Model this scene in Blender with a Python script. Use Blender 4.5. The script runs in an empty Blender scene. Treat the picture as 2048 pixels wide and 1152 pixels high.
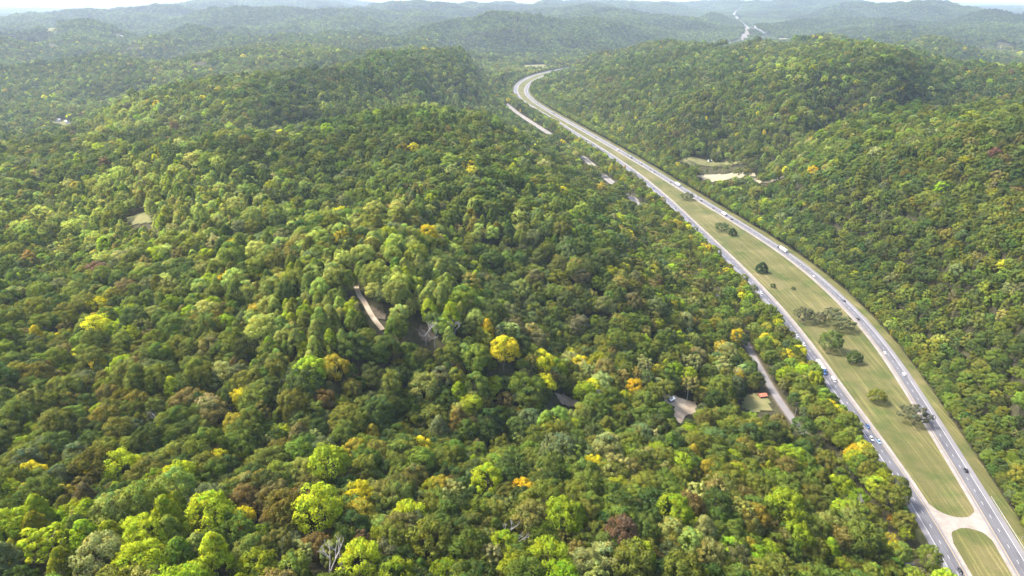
import bpy, bmesh, math, random
import numpy as np
from mathutils import Vector, Matrix
from mathutils.geometry import tessellate_polygon

scene = bpy.context.scene
COL = scene.collection
RNG = np.random.default_rng(7)
random.seed(7)

# ------------------------------------------------------------------ camera
F = 1365.0                      # focal length in pixels of the 2048 px wide photograph
CAM_H = 290.0
PITCH = math.atan((576 + 8) / F)
cam_data = bpy.data.cameras.new("camera")
cam_data.sensor_width = 36.0
cam_data.lens = F / 2048 * 36.0
cam_data.clip_start = 1.0
cam_data.clip_end = 120000.0
cam = bpy.data.objects.new("camera", cam_data)
cam.location = (0, 0, CAM_H)
cam.rotation_euler = (math.pi / 2 - PITCH, 0, 0)
COL.objects.link(cam)
scene.camera = cam

# ------------------------------------------------------------------ sky, sun, exposure
SUN_EL, SUN_AZ = 54.0, -78.0    # azimuth measured from +Y towards +X
world = bpy.data.worlds.new("World")
scene.world = world
world.use_nodes = True
wn = world.node_tree.nodes
sky = wn.new("ShaderNodeTexSky")
sky.sky_type = 'NISHITA'
sky.sun_disc = False
sky.sun_elevation = math.radians(SUN_EL)
sky.sun_rotation = math.radians(SUN_AZ)
sky.air_density = 1.0
sky.dust_density = 3.5
sky.ozone_density = 1.0
wn["Background"].inputs["Strength"].default_value = 0.15
world.node_tree.links.new(sky.outputs[0], wn["Background"].inputs["Color"])

sun_data = bpy.data.lights.new("sun", 'SUN')
sun_data.energy = 2.4
sun_data.angle = math.radians(12.0)
sun_data.color = (1.0, 0.945, 0.85)
sun = bpy.data.objects.new("sun", sun_data)
sd = Vector((math.sin(math.radians(SUN_AZ)) * math.cos(math.radians(SUN_EL)),
             math.cos(math.radians(SUN_AZ)) * math.cos(math.radians(SUN_EL)),
             math.sin(math.radians(SUN_EL))))
sun.rotation_euler = sd.to_track_quat('Z', 'Y').to_euler()
COL.objects.link(sun)

scene.view_settings.view_transform = 'Standard'
scene.view_settings.look = 'None'
scene.view_settings.gamma = 1.0
scene.view_settings.exposure = 1.98
scene.cycles.use_denoising = True
scene.cycles.max_bounces = 5
scene.cycles.diffuse_bounces = 3
scene.cycles.transmission_bounces = 3
scene.cycles.volume_bounces = 1
scene.cycles.use_adaptive_sampling = True
scene.cycles.adaptive_threshold = 0.02

HAZE_DENSITY = 4.5e-5

# ------------------------------------------------------------------ pixel <-> world helpers
cP, sP = math.cos(PITCH), math.sin(PITCH)

def ray(px, py):
    u = (np.asarray(px, float) - 1024) / F
    v = (np.asarray(py, float) - 576) / F
    return u, cP - v * sP, -sP - v * cP

def unproj(px, py, z=0.0):
    dx, dy, dz = ray(px, py)
    t = (z - CAM_H) / dz
    return dx * t, dy * t

def project(x, y, z):
    zz = z - CAM_H
    depth = y * cP - zz * sP
    up = y * sP + zz * cP
    d = np.maximum(depth, 1e-3)
    return 1024 + F * x / d, 576 - F * up / d, depth

# ------------------------------------------------------------------ noise
def _hash(ix, iy, seed):
    h = (ix.astype(np.int64) * 374761393 + iy.astype(np.int64) * 668265263 + seed * 1442695041) & 0xFFFFFFFF
    h = ((h ^ (h >> 13)) * 1274126177) & 0xFFFFFFFF
    h = (h ^ (h >> 16)) & 0xFFFFFF
    return h / float(0xFFFFFF)

def vnoise(x, y, seed=0):
    ix, iy = np.floor(x), np.floor(y)
    fx, fy = x - ix, y - iy
    fx = fx * fx * fx * (fx * (fx * 6 - 15) + 10)
    fy = fy * fy * fy * (fy * (fy * 6 - 15) + 10)
    a = _hash(ix, iy, seed); b = _hash(ix + 1, iy, seed)
    c = _hash(ix, iy + 1, seed); d = _hash(ix + 1, iy + 1, seed)
    return (a + (b - a) * fx) * (1 - fy) + (c + (d - c) * fx) * fy

def fbm(x, y, seed=0, octs=3):
    s, amp, tot = 0.0, 1.0, 0.0
    for o in range(octs):
        s = s + amp * vnoise(x, y, seed + o * 17)
        tot += amp
        amp *= 0.5
        x = x * 2.03 + 11.3; y = y * 2.03 - 7.7
    return s / tot - 0.5

def smooth01(t):
    t = np.clip(t, 0, 1)
    return t * t * (3 - 2 * t)

# ------------------------------------------------------------------ road centre lines, surveyed on the valley floor
LC_PX = [(1960, 1230), (1922, 1152), (1874, 1064), (1833, 1000), (1804, 957), (1767, 903), (1733, 855), (1682, 794), (1633, 716),
         (1592, 664), (1552, 612), (1520, 580), (1471, 528), (1416, 476), (1361, 424), (1334, 398), (1303, 372),
         (1271, 346), (1248, 329), (1206, 301), (1164, 275), (1135, 257), (1110, 241), (1085, 227), (1060, 212),
         (1044, 202), (1035, 192), (1031, 183), (1033, 171), (1043, 162), (1062, 152.5), (1085, 146), (1108, 141),
         (1132, 136), (1170, 129), (1230, 120), (1300, 112)]
RC_PX = [(2105, 1240), (2058, 1160), (2021, 1099), (1995, 1056), (1967, 1008), (1942, 968), (1916, 928), (1869, 850), (1832, 792), (1807, 753),
         (1780, 711), (1752, 673), (1725, 642), (1699, 615), (1672, 589), (1641, 560), (1597, 524), (1542, 487),
         (1489, 453.5), (1439, 423), (1386, 391), (1338, 361.5), (1300, 338), (1258, 313), (1217, 289), (1178, 267),
         (1146, 249), (1115, 232), (1091, 218), (1069, 204), (1057, 193), (1051, 183), (1055, 171), (1066, 161.5),
         (1083, 153.5), (1104, 147.5), (1128, 142.5), (1165, 134.5), (1225, 124), (1300, 115)]
FR_PX = [(1890, 1240), (1838, 1152), (1790, 1088), (1740, 1022), (1680, 948), (1630, 892), (1588, 846), (1560, 806), (1540, 772), (1520, 738),
         (1502, 705), (1488, 676), (1440, 600), (1395, 540), (1345, 478), (1300, 430), (1268, 398), (1216, 359),
         (1175, 321), (1130, 288), (1100, 268), (1075, 252), (1050, 236), (1030, 222), (1014, 209), (995, 196), (975, 184), (972, 170), (985, 155), (1010, 145), (1030, 136), (1036, 128)]

def resample(p, step):
    seg = np.linalg.norm(np.diff(p, axis=0), axis=1)
    s = np.r_[0, np.cumsum(seg)]
    n = max(int(s[-1] / step), 2)
    q = np.linspace(0, s[-1], n + 1)
    return np.c_[np.interp(q, s, p[:, 0]), np.interp(q, s, p[:, 1])]

def smooth_line(px, step=8.0, sigma=45.0):
    a = np.array(px, float)
    x, y = unproj(a[:, 0], a[:, 1], 0.0)
    p = resample(np.c_[x, y], step)
    k = int(3 * sigma / step)
    w = np.exp(-0.5 * (np.arange(-k, k + 1) * step / sigma) ** 2); w /= w.sum()
    out = []
    for c in range(2):
        v = p[:, c]
        ext = np.r_[2 * v[0] - v[k:0:-1], v, 2 * v[-1] - v[-2:-k - 2:-1]]
        out.append(np.convolve(ext, w, 'valid'))
    return resample(np.c_[out[0], out[1]], step)

LC = smooth_line(LC_PX)
RC = smooth_line(RC_PX)
FR = smooth_line(FR_PX, sigma=22.0)

def tangents(p):
    t = np.gradient(p, axis=0)
    return t / np.linalg.norm(t, axis=1)[:, None]

def offset(p, d):
    """d > 0 is to the right of the direction of the line (away from the camera)."""
    t = tangents(p)
    return p + np.c_[t[:, 1], -t[:, 0]] * d

def dist_to(line, x, y, step=2):
    """distance to the line, signed side (+ right), along-index."""
    q = line[::step]
    t = tangents(q)
    out_d = np.empty(len(x)); out_s = np.empty(len(x)); out_i = np.empty(len(x), int)
    for a in range(0, len(x), 20000):
        b = min(a + 20000, len(x))
        dx = x[a:b, None] - q[None, :, 0]; dy = y[a:b, None] - q[None, :, 1]
        i = np.argmin(dx * dx + dy * dy, axis=1)
        r = np.arange(b - a)
        ddx, ddy = dx[r, i], dy[r, i]
        al = ddx * t[i, 0] + ddy * t[i, 1]
        la = ddx * t[i, 1] - ddy * t[i, 0]
        edge = (i == 0) | (i == len(q) - 1)
        out_d[a:b] = np.where(edge, np.hypot(ddx, ddy), np.abs(la) + 0 * al)
        out_s[a:b] = np.sign(la)
        out_i[a:b] = i * step
    return out_d, out_s, out_i

# ------------------------------------------------------------------ terrain: surveyed crests, slopes and valleys (pixel, canopy height)
CANOPY = 17.0
CTRL = [
 # nearest slopes
 (-250,1300,112),(0,1200,116),(250,1200,114),(500,1200,108),(750,1200,102),(1000,1200,98),(1250,1200,90),(1500,1200,66),(1680,1200,38),(1790,1180,22),
 (0,1010,116),(250,1020,114),(480,1040,104),(700,1050,98),(1000,1050,90),(1250,1050,80),(1500,1050,56),(1650,1050,32),(1740,1060,20),
 (0,920,98),(250,920,94),(500,900,90),(750,920,86),(950,920,79),(1100,920,70),(1300,920,57),(1500,920,36),(1630,920,20),
 (-200,1000,112),(-200,800,104),(-200,600,102),(-200,400,102),
 (0,800,98),(250,800,92),(500,800,92),(0,680,102),(250,690,96),(500,700,98),
 # the hollow behind the nearest slope
 (1560,850,19),(1440,830,24),(1340,815,31),(1230,800,39),(1130,795,47),(1000,790,58),(850,785,72),(700,770,86),
 # the spur with the bare track
 (640,520,124),(720,570,120),(800,610,111),(900,650,100),(1000,690,84),(1100,715,64),(1200,740,48),(1300,745,40),
 # ravine right of the spur
 (1190,700,30),(1120,660,40),(1060,610,50),(1000,560,62),(960,500,78),(930,450,92),
 # long hill beside the highway
 (1450,720,18),(1400,580,18),(1320,475,18),(1230,385,18),(1150,318,18),(1080,268,18),(1020,232,18),
 (1400,690,27),(1330,600,44),(1270,520,56),(1190,440,68),(1110,350,82),(1060,290,84),(1015,255,78),
 (1280,690,46),(1230,600,62),(1150,520,82),(1080,440,96),(1040,360,108),
 (1000,244,92),(960,229,108),(900,223,119),(850,221,125),(770,226,127),(700,236,128),(630,248,127),(560,264,125),(480,274,121),(400,285,116),(300,284,110),(200,283,104),(50,298,96),(-150,300,92),
 (900,290,124),(800,320,122),(950,400,112),(850,400,113),(700,390,104),(600,430,104),(480,360,116),(400,400,118),(280,440,108),(100,420,98),(0,500,99),(180,540,98),(380,560,104),(520,500,114),(620,350,112),
 # saddle and second hill
 (1000,213,20),(960,205,28),(880,200,52),(760,210,72),(640,228,92),(500,252,100),(380,268,98),(200,268,76),(50,276,60),
 (160,248,58),(210,226,84),(260,204,104),(330,178,124),(400,157,140),(520,150,143),(640,139,147),(720,122,140),(800,107,142),(860,100,142),(905,102,134),(940,109,118),(966,118,94),(990,132,58),(1012,144,24),(976,142,70),(982,160,46),(975,172,40),(985,182,20),
 (820,160,112),(700,178,118),(560,195,126),(420,200,120),(900,150,100),
 # valley and ridges beyond on the left
 (30,258,22),(120,240,22),(230,208,24),(330,182,30),(80,195,30),(230,172,38),(20,165,46),(120,148,58),(280,150,62),(450,140,70),
 (-150,140,72),(0,134,74),(150,117,88),(230,119,86),(300,125,80),(370,117,88),(430,107,96),(500,92,108),(600,96,106),(700,101,96),(780,98,90),(840,93,60),
 (-100,80,92),(0,78,92),(130,71,98),(220,74,92),(300,79,86),(380,72,95),(470,74,98),(560,72,100),(640,68,100),(740,72,88),(800,78,70),
 (60,98,40),(260,98,42),(400,95,50),(550,82,60),
 (150,55,70),(300,52,80),(450,52,92),(560,46,110),(650,40,128),(740,42,122),
 (-150,38,120),(0,36,124),(50,36,126),(120,30,138),(190,23,150),(260,18,160),(330,12,172),(420,5,192),(520,2,205),(620,1,212),(720,2,210),
 (600,22,150),(720,22,150),(820,16,160),(900,10,180),(1000,8,180),
 # hills beyond the bend
 (840,62,110),(860,48,134),(950,49,132),(1010,55,118),(1090,50,128),(1040,32,158),(1100,18,176),(1160,10,194),(1210,17,180),(1260,26,160),(1310,32,140),
 (900,80,60),(960,92,34),(1000,102,20),(1060,116,18),(1100,100,24),(1180,96,26),(1080,75,70),(1180,60,100),(1260,75,48),(1330,62,60),(1340,80,28),
 (1030,128,18),(1090,130,18),(1160,112,17),
 # hill right of the bend
 (1110,170,18),(1150,200,18),(1220,245,18),(1300,292,18),(1380,340,18),
 (1135,138,24),(1165,119,58),(1200,108,82),(1250,100,100),(1330,86,120),(1400,92,128),(1470,92,134),(1540,85,130),(1620,76,118),(1700,78,124),(1760,91,134),(1850,112,146),(1950,126,142),(2048,134,142),(2250,150,142),
 (1150,155,50),(1200,160,62),(1260,165,78),(1320,160,92),(1300,220,50),(1400,180,98),(1400,250,58),(1480,200,98),(1500,150,116),(1600,200,116),(1700,170,132),(1800,175,134),(1500,280,52),(1430,300,26),(1560,270,66),(1650,270,76),(1750,235,98),
 (1390,338,17),(1460,340,17),(1540,328,24),(1640,304,38),(1720,282,52),(1800,253,66),(1880,222,84),(1970,196,102),(2100,170,125),
 # near right hill
 (1470,385,18),(1560,356,46),(1640,328,84),(1720,303,108),(1800,270,126),(1880,237,140),(1980,208,148),(2048,192,152),(2250,170,156),
 (1560,430,22),(1640,420,48),(1720,430,60),(1800,410,86),(1900,390,104),(2048,380,116),(2250,380,135),(1740,540,30),(1820,560,46),(1920,540,74),(2048,520,100),(2250,520,130),(1830,650,25),(1920,690,40),(2048,650,80),(2250,700,115),(1930,780,24),(2010,840,34),(2080,820,58),(2040,950,24),(2120,960,46),(2300,900,100),(2200,1100,50),
 (1500,440,17),(1620,520,17),(1740,630,17),(1840,745,17),(1920,870,17),(2000,990,17),(2100,1140,17),
 # far right
 (1860,77,112),(1800,84,120),(1920,92,90),(1980,112,60),
 (2000,101,19),(2048,104,20),(1930,96,22),(2150,105,24),
 (1480,8,160),(1560,1,200),(1640,0,205),(1690,3,200),(1740,8,188),(1800,14,172),(1890,20,156),(1960,28,140),(2005,38,122),(2060,42,116),(2250,46,112),
 (1520,46,100),(1600,40,112),(1690,40,112),(1790,47,98),(1860,60,74),(1960,70,56),(2048,75,56),
 (1540,70,34),(1640,58,60),(1740,62,52),(1420,56,72),(1380,34,130),(1420,24,150),(1390,74,32),
 (1455,90,19),(1486,80,20),(1491,62,24),(1486,48,44),(1469,31,92),(1474,22,118),
]
O = np.array([0.0, -250.0])
TH_SCALE = 2.2

def warp(x, y):
    dx, dy = x - O[0], y - O[1]
    return np.arctan2(dx, dy) * TH_SCALE, np.log(np.hypot(dx, dy))

c = np.array(CTRL, float)
cx, cy = unproj(c[:, 0], c[:, 1], c[:, 2])
cz = c[:, 2] - CANOPY
# the far sides of the crests fall away again
BACK = [(190, 52, [(560,264,125),(630,248,127),(700,236,128),(770,226,127),(850,221,125),(900,223,119),(960,229,108)]),
        (380, 62, [(260,204,104),(330,178,124),(400,157,140),(520,150,143),(640,139,147),(720,122,140),(800,107,142),(860,100,142),(905,102,134),(940,109,118),(966,118,94)]),
        (450, 58, [(1165,119,58),(1250,100,100),(1330,86,120),(1400,92,128),(1470,92,134),(1540,85,130),(1620,76,118),(1700,78,124),(1760,91,134),(1850,112,146),(1950,126,142),(2048,134,142)]),
        (420, 48, [(0,134,74),(150,117,88),(300,125,80),(430,107,96),(500,92,108),(600,96,106),(700,101,96),(780,98,90)]),
        (550, 52, [(0,78,92),(130,71,98),(300,79,86),(470,74,98),(640,68,100),(740,72,88)]),
        (600, 60, [(860,48,134),(950,49,132),(1090,50,128),(840,62,110)]), (900, 90, [(1040,32,158),(1100,18,176),(1160,10,194),(1210,17,180),(1380,34,130),(1420,24,150)]),
        (330, 50, [(1860,77,112),(1800,84,120),(1920,92,90)]),
        (1500, 95, [(0,36,124),(120,30,138),(260,18,160),(420,5,192),(620,1,212),(820,16,160),(1000,8,180),(1560,1,200),(1690,3,200),(1800,14,172),(1960,28,140),(2060,42,116)]),
        (700, 50, [(1520,46,100),(1600,40,112),(1690,40,112),(1790,47,98)])]
_b = []
for ex, dr, pts in BACK:
    for px_, py_, z_ in pts:
        x_, y_ = unproj(px_, py_, z_); D_ = math.hypot(x_, y_); k_ = (D_ + ex) / D_
        _b.append((x_ * k_, y_ * k_, z_ - CANOPY - dr))
_b = np.array(_b, float)
cx = np.r_[cx, _b[:, 0]]; cy = np.r_[cy, _b[:, 1]]; cz = np.r_[cz, _b[:, 2]]
cu, cv = warp(cx, cy)
eu, ev, ez = [], [], []
for th in np.linspace(-1.3, 1.3, 9):                   # the plain beyond the last hills, and the edges
    for r, z in ((15000, 60), (24000, 40), (45000, 30), (75000, 30)):
        eu.append(th * TH_SCALE); ev.append(math.log(r)); ez.append(z)
for r in (150, 400, 1000, 2500, 6000):
    for s in (-1.25, 1.25):
        eu.append(s * TH_SCALE); ev.append(math.log(r)); ez.append(85)
cu = np.r_[cu, eu]; cv = np.r_[cv, ev]; cz = np.r_[cz, ez]

FH_C = np.array([(1440,92,19),(1455,90,19),(1486,80,20),(1491,62,24),(1486,48,44),(1469,31,92),(1474,22,118)], float)
FH = resample(np.stack(unproj(FH_C[:, 0], FH_C[:, 1], FH_C[:, 2]), 1), 250.0)
def relief(x, y, r):
    g1 = np.abs(fbm(x / 230, y / 230, 3, 3)) * 2          # creases
    h = (0.42 - g1) * 32 * smooth01((r - 150) / 400) * (1 - 0.4 * smooth01((r - 2500) / 2500))
    far = smooth01((r - 2600) / 2500)
    g2 = np.abs(fbm(x / 900, y / 900, 9, 3)) * 2
    g3 = np.abs(fbm(x / 430 + 3.1, y / 430, 31, 2)) * 2
    h = h + (0.36 - g3) * 60 * smooth01((r - 1900) / 1500) * (1 - smooth01((r - 9000) / 6000))
    h = h + (0.36 - g2) * 190 * far * (1 - smooth01((r - 12000) / 8000) * 0.7)
    fh = np.min(np.hypot(x[:, None] - FH[:, 0], y[:, None] - FH[:, 1]), axis=1)      # calm ground along the far highway
    return h * smooth01((fh - 150) / 900)

def tps_k(r2):
    return 0.5 * r2 * np.log(r2 + 1e-12)

N = len(cu)
A = np.zeros((N + 3, N + 3))
r2 = (cu[:, None] - cu[None]) ** 2 + (cv[:, None] - cv[None]) ** 2
A[:N, :N] = tps_k(r2) + np.eye(N) * 2e-4
A[:N, N] = 1; A[:N, N + 1] = cu; A[:N, N + 2] = cv
A[N:, :N] = A[:N, N:].T
cz[:len(cx)] -= relief(cx, cy, np.hypot(cx - O[0], cy - O[1])) * 0.9
W = np.linalg.solve(A, np.r_[cz, 0, 0, 0])

def height(x, y):
    x = np.atleast_1d(np.asarray(x, float)); y = np.atleast_1d(np.asarray(y, float))
    u, v = warp(x, y)
    h = np.empty(len(x))
    for a in range(0, len(x), 20000):
        b = min(a + 20000, len(x))
        k = tps_k((u[a:b, None] - cu) ** 2 + (v[a:b, None] - cv) ** 2)
        h[a:b] = k @ W[:N] + W[N] + W[N + 1] * u[a:b] + W[N + 2] * v[a:b]
    h = h + relief(x, y, np.exp(v))
    d1, s1, _ = dist_to(LC, x, y); d2, s2, _ = dist_to(RC, x, y); d3, s3, _ = dist_to(FR, x, y)
    inside = (s1 > 0) & (s2 < 0) & (d1 < 120) & (d2 < 120)
    d = np.minimum(np.minimum(d1 - 11, d2 - 16), d3 - 5)
    d = np.where(inside, 0.0, np.maximum(d, 0))
    h = np.maximum(h, 1.5) * smooth01(d / 75) - 0.5
    return h

def raycast(px, py, off=0.0):
    """first point of the terrain (lifted by off) met by the ray through a pixel of the photograph."""
    px = np.atleast_1d(np.asarray(px, float)); py = np.atleast_1d(np.asarray(py, float))
    ts = np.geomspace(120, 20000, 420)
    dx, dy, dz = ray(px, py)
    X = np.outer(dx, ts); Y = np.outer(dy, ts); Z = CAM_H + np.outer(dz, ts)
    Hh = height(X.ravel(), Y.ravel()).reshape(X.shape) + off
    below = Z < Hh
    i = np.maximum(np.argmax(below, axis=1), 1)
    k = np.arange(len(px))
    a = Z[k, i - 1] - Hh[k, i - 1]; b = Z[k, i] - Hh[k, i]
    f = np.clip(a / np.maximum(a - b, 1e-6), 0, 1)
    t = ts[i - 1] + (ts[i] - ts[i - 1]) * f
    return dx * t, dy * t

# ------------------------------------------------------------------ mesh helpers
def link(name, me, mats=(), parent=None):
    for m in mats:
        me.materials.append(m)
    o = bpy.data.objects.new(name, me)
    COL.objects.link(o)
    if parent is not None:
        o.parent = parent
    return o

def mesh_np(name, verts, faces):
    """verts (n,3), faces (m,k) with constant k."""
    me = bpy.data.meshes.new(name)
    verts = np.asarray(verts, np.float32); faces = np.asarray(faces, np.int32)
    me.vertices.add(len(verts)); me.vertices.foreach_set("co", verts.ravel())
    if len(faces):
        k = faces.shape[1]
        me.loops.add(faces.size); me.polygons.add(len(faces))
        me.loops.foreach_set("vertex_index", faces.ravel())
        me.polygons.foreach_set("loop_start", np.arange(0, faces.size, k, dtype=np.int32))
        me.polygons.foreach_set("loop_total", np.full(len(faces), k, np.int32))
    me.update(calc_edges=True)
    return me

def set_attr(me, name, typ, data, dom='POINT'):
    a = me.attributes.new(name, typ, dom)
    key = {'FLOAT': 'value', 'INT': 'value', 'FLOAT_VECTOR': 'vector', 'FLOAT_COLOR': 'color'}[typ]
    a.data.foreach_set(key, np.asarray(data, np.float32 if typ != 'INT' else np.int32).ravel())

def tag(o, label=None, cat=None, group=None, kind=None):
    if label: o["label"] = label
    if cat: o["category"] = cat
    if group: o["group"] = group
    if kind: o["kind"] = kind
    return o

def empty(name, loc=(0, 0, 0), rz=0.0):
    o = bpy.data.objects.new(name, None)
    o.empty_display_size = 1.0
    o.location = loc; o.rotation_euler = (0, 0, rz)
    COL.objects.link(o)
    return o

class MB:
    """collects solids, builds one mesh object"""
    def __init__(s): s.bm = bmesh.new()
    def box(s, cx, cy, cz, sx, sy, sz, bevel=0.0, rot=None):
        r = bmesh.ops.create_cube(s.bm, size=1.0)
        vs = r["verts"]
        M = Matrix.Translation((cx, cy, cz)) @ (rot or Matrix()) @ Matrix.Diagonal((sx, sy, sz, 1))
        bmesh.ops.transform(s.bm, matrix=M, verts=vs)
        if bevel:
            es = list({e for v in vs for e in v.link_edges})
            bmesh.ops.bevel(s.bm, geom=es, offset=bevel, segments=2, affect='EDGES', profile=0.5)
        return s
    def cyl(s, p0, p1, r0, r1=None, n=10):
        p0, p1 = Vector(p0), Vector(p1)
        r1 = r0 if r1 is None else r1
        d = p1 - p0
        M = Matrix.Translation((p0 + p1) / 2) @ d.to_track_quat('Z', 'Y').to_matrix().to_4x4()
        bmesh.ops.create_cone(s.bm, cap_ends=True, segments=n, radius1=r0, radius2=r1, depth=d.length, matrix=M)
        return s
    def loft(s, sections):
        """sections: list of closed rings (same count of points), joined and capped"""
        rings = [[s.bm.verts.new(p) for p in ring] for ring in sections]
        n = len(rings[0])
        for a, b in zip(rings, rings[1:]):
            for i in range(n):
                s.bm.faces.new((a[i], a[(i + 1) % n], b[(i + 1) % n], b[i]))
        s.bm.faces.new(list(reversed(rings[0]))); s.bm.faces.new(rings[-1])
        return s
    def build(s, name, mat, parent=None, smooth=False):
        bmesh.ops.recalc_face_normals(s.bm, faces=s.bm.faces)
        me = bpy.data.meshes.new(name)
        s.bm.to_mesh(me); s.bm.free()
        if smooth:
            me.shade_smooth()
        return link(name, me, (mat,), parent)

# ------------------------------------------------------------------ materials
def new_mat(name):
    m = bpy.data.materials.new(name); m.use_nodes = True
    nt = m.node_tree
    b = nt.nodes["Principled BSDF"]
    return m, nt, b

def plain(name, col, rough=0.6, var=0.08, scale=2.0, metal=0.0, spec=0.3):
    m, nt, b = new_mat(name)
    tc = nt.nodes.new("ShaderNodeTexCoord")
    n = nt.nodes.new("ShaderNodeTexNoise"); n.inputs["Scale"].default_value = scale; n.inputs["Detail"].default_value = 4
    r = nt.nodes.new("ShaderNodeValToRGB")
    r.color_ramp.elements[0].position = 0.3; r.color_ramp.elements[1].position = 0.7
    r.color_ramp.elements[0].color = tuple(v * (1 - var) for v in col) + (1,)
    r.color_ramp.elements[1].color = tuple(min(v * (1 + var), 1) for v in col) + (1,)
    nt.links.new(tc.outputs["Object"], n.inputs["Vector"])
    nt.links.new(n.outputs["Fac"], r.inputs["Fac"]); nt.links.new(r.outputs["Color"], b.inputs["Base Color"])
    b.inputs["Roughness"].default_value = rough; b.inputs["Metallic"].default_value = metal
    b.inputs["Specular IOR Level"].default_value = spec
    return m

def ramp_noise(nt, vec, scale, stops, detail=5.0, rough=0.6):
    n = nt.nodes.new("ShaderNodeTexNoise"); n.inputs["Scale"].default_value = scale
    n.inputs["Detail"].default_value = detail; n.inputs["Roughness"].default_value = rough
    r = nt.nodes.new("ShaderNodeValToRGB")
    while len(r.color_ramp.elements) < len(stops):
        r.color_ramp.elements.new(0.5)
    for e, (p, col) in zip(r.color_ramp.elements, stops):
        e.position = p; e.color = (*col, 1)
    if vec is not None:
        nt.links.new(vec, n.inputs["Vector"])
    nt.links.new(n.outputs["Fac"], r.inputs["Fac"])
    return r.outputs["Color"]

def mixc(nt, fac, a, b, mode='MIX'):
    m = nt.nodes.new("ShaderNodeMix"); m.data_type = 'RGBA'; m.blend_type = mode
    if isinstance(fac, (int, float)): m.inputs[0].default_value = fac
    else: nt.links.new(fac, m.inputs[0])
    for s, v in ((6, a), (7, b)):
        if isinstance(v, tuple): m.inputs[s].default_value = (*v, 1)
        else: nt.links.new(v, m.inputs[s])
    return m.outputs[2]

def obj_vec(nt, scale=(1, 1, 1), uv=False):
    tc = nt.nodes.new("ShaderNodeTexCoord"); mp = nt.nodes.new("ShaderNodeMapping")
    mp.inputs["Scale"].default_value = scale
    nt.links.new(tc.outputs["UV" if uv else "Object"], mp.inputs["Vector"])
    return mp.outputs["Vector"]

# foliage: tint comes from each tree, leaf normals follow the clump a leaf grows on
def foliage_mat(name):
    m = bpy.data.materials.new(name); m.use_nodes = True
    nt = m.node_tree; nt.nodes.clear()
    out = nt.nodes.new("ShaderNodeOutputMaterial")
    at = nt.nodes.new("ShaderNodeAttribute"); at.attribute_type = 'INSTANCER'; at.attribute_name = "tint"
    lv = nt.nodes.new("ShaderNodeAttribute"); lv.attribute_type = 'GEOMETRY'; lv.attribute_name = "leafvar"
    ln = nt.nodes.new("ShaderNodeAttribute"); ln.attribute_type = 'GEOMETRY'; ln.attribute_name = "leafnormal"
    vt = nt.nodes.new("ShaderNodeVectorTransform"); vt.vector_type = 'NORMAL'; vt.convert_from = 'OBJECT'; vt.convert_to = 'WORLD'
    nt.links.new(ln.outputs["Vector"], vt.inputs[0])
    mul = mixc(nt, 1.0, at.outputs["Color"], lv.outputs["Color"], 'MULTIPLY')
    di = nt.nodes.new("ShaderNodeBsdfDiffuse"); tr = nt.nodes.new("ShaderNodeBsdfTranslucent")
    nt.links.new(mul, di.inputs["Color"]); nt.links.new(vt.outputs[0], di.inputs["Normal"])
    warm = mixc(nt, 1.0, mul, (1.06, 1.08, 0.75), 'MULTIPLY')
    nt.links.new(warm, tr.inputs["Color"])
    mx = nt.nodes.new("ShaderNodeMixShader"); mx.inputs[0].default_value = 0.42
    nt.links.new(di.outputs[0], mx.inputs[1]); nt.links.new(tr.outputs[0], mx.inputs[2])
    nt.links.new(mx.outputs[0], out.inputs["Surface"])
    return m

M_LEAF = foliage_mat("foliage")
M_BARK = plain("bark", (0.13, 0.105, 0.08), 0.9, 0.35, 1.2)
M_SNAG = plain("weathered_wood", (0.27, 0.25, 0.23), 0.85, 0.25, 1.5)
M_WHITE_BARK = plain("pale_bark", (0.5, 0.47, 0.4), 0.85, 0.2, 1.0)

def ground_mat():
    m, nt, b = new_mat("forest_floor")
    v = obj_vec(nt)
    near = ramp_noise(nt, v, 0.25, [(0.3, (0.028, 0.026, 0.014)), (0.5, (0.045, 0.042, 0.02)), (0.7, (0.06, 0.062, 0.026))], 6)
    far = ramp_noise(nt, v, 0.004, [(0.3, (0.028, 0.045, 0.018)), (0.5, (0.045, 0.06, 0.024)), (0.6, (0.07, 0.085, 0.035)), (0.72, (0.26, 0.25, 0.16))], 8, 0.7)
    at = nt.nodes.new("ShaderNodeAttribute"); at.attribute_name = "plain"
    nt.links.new(mixc(nt, at.outputs["Fac"], near, far), b.inputs["Base Color"])
    b.inputs["Roughness"].default_value = 0.95; b.inputs["Specular IOR Level"].default_value = 0.1
    return m

def grass_mat(name="mown_grass"):
    m, nt, b = new_mat(name)
    v = obj_vec(nt)
    base = ramp_noise(nt, v, 0.02, [(0.3, (0.064, 0.070, 0.022)), (0.5, (0.094, 0.090, 0.035)), (0.7, (0.138, 0.118, 0.056))], 8, 0.65)
    fine = ramp_noise(nt, v, 0.9, [(0.25, (0.72, 0.74, 0.66)), (0.75, (1.2, 1.18, 1.15))], 6, 0.75)
    col = mixc(nt, 1.0, base, fine, 'MULTIPLY')
    uv = obj_vec(nt, (0.012, 0.55, 1), uv=True)
    streak = ramp_noise(nt, uv, 1.0, [(0.38, (0.78, 0.8, 0.74)), (0.54, (1.0, 1.0, 1.0)), (0.66, (1.9, 1.78, 1.7))], 3, 0.6)
    col = mixc(nt, 0.62, col, streak, 'MULTIPLY')
    green = ramp_noise(nt, v, 0.035, [(0.5, (0, 0, 0)), (0.68, (1, 1, 1))], 3)
    col = mixc(nt, green, col, mixc(nt, 1.0, col, (0.62, 0.82, 0.6), 'MULTIPLY'))
    nt.links.new(col, b.inputs["Base Color"])
    b.inputs["Roughness"].default_value = 0.95; b.inputs["Specular IOR Level"].default_value = 0.1
    return m

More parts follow.
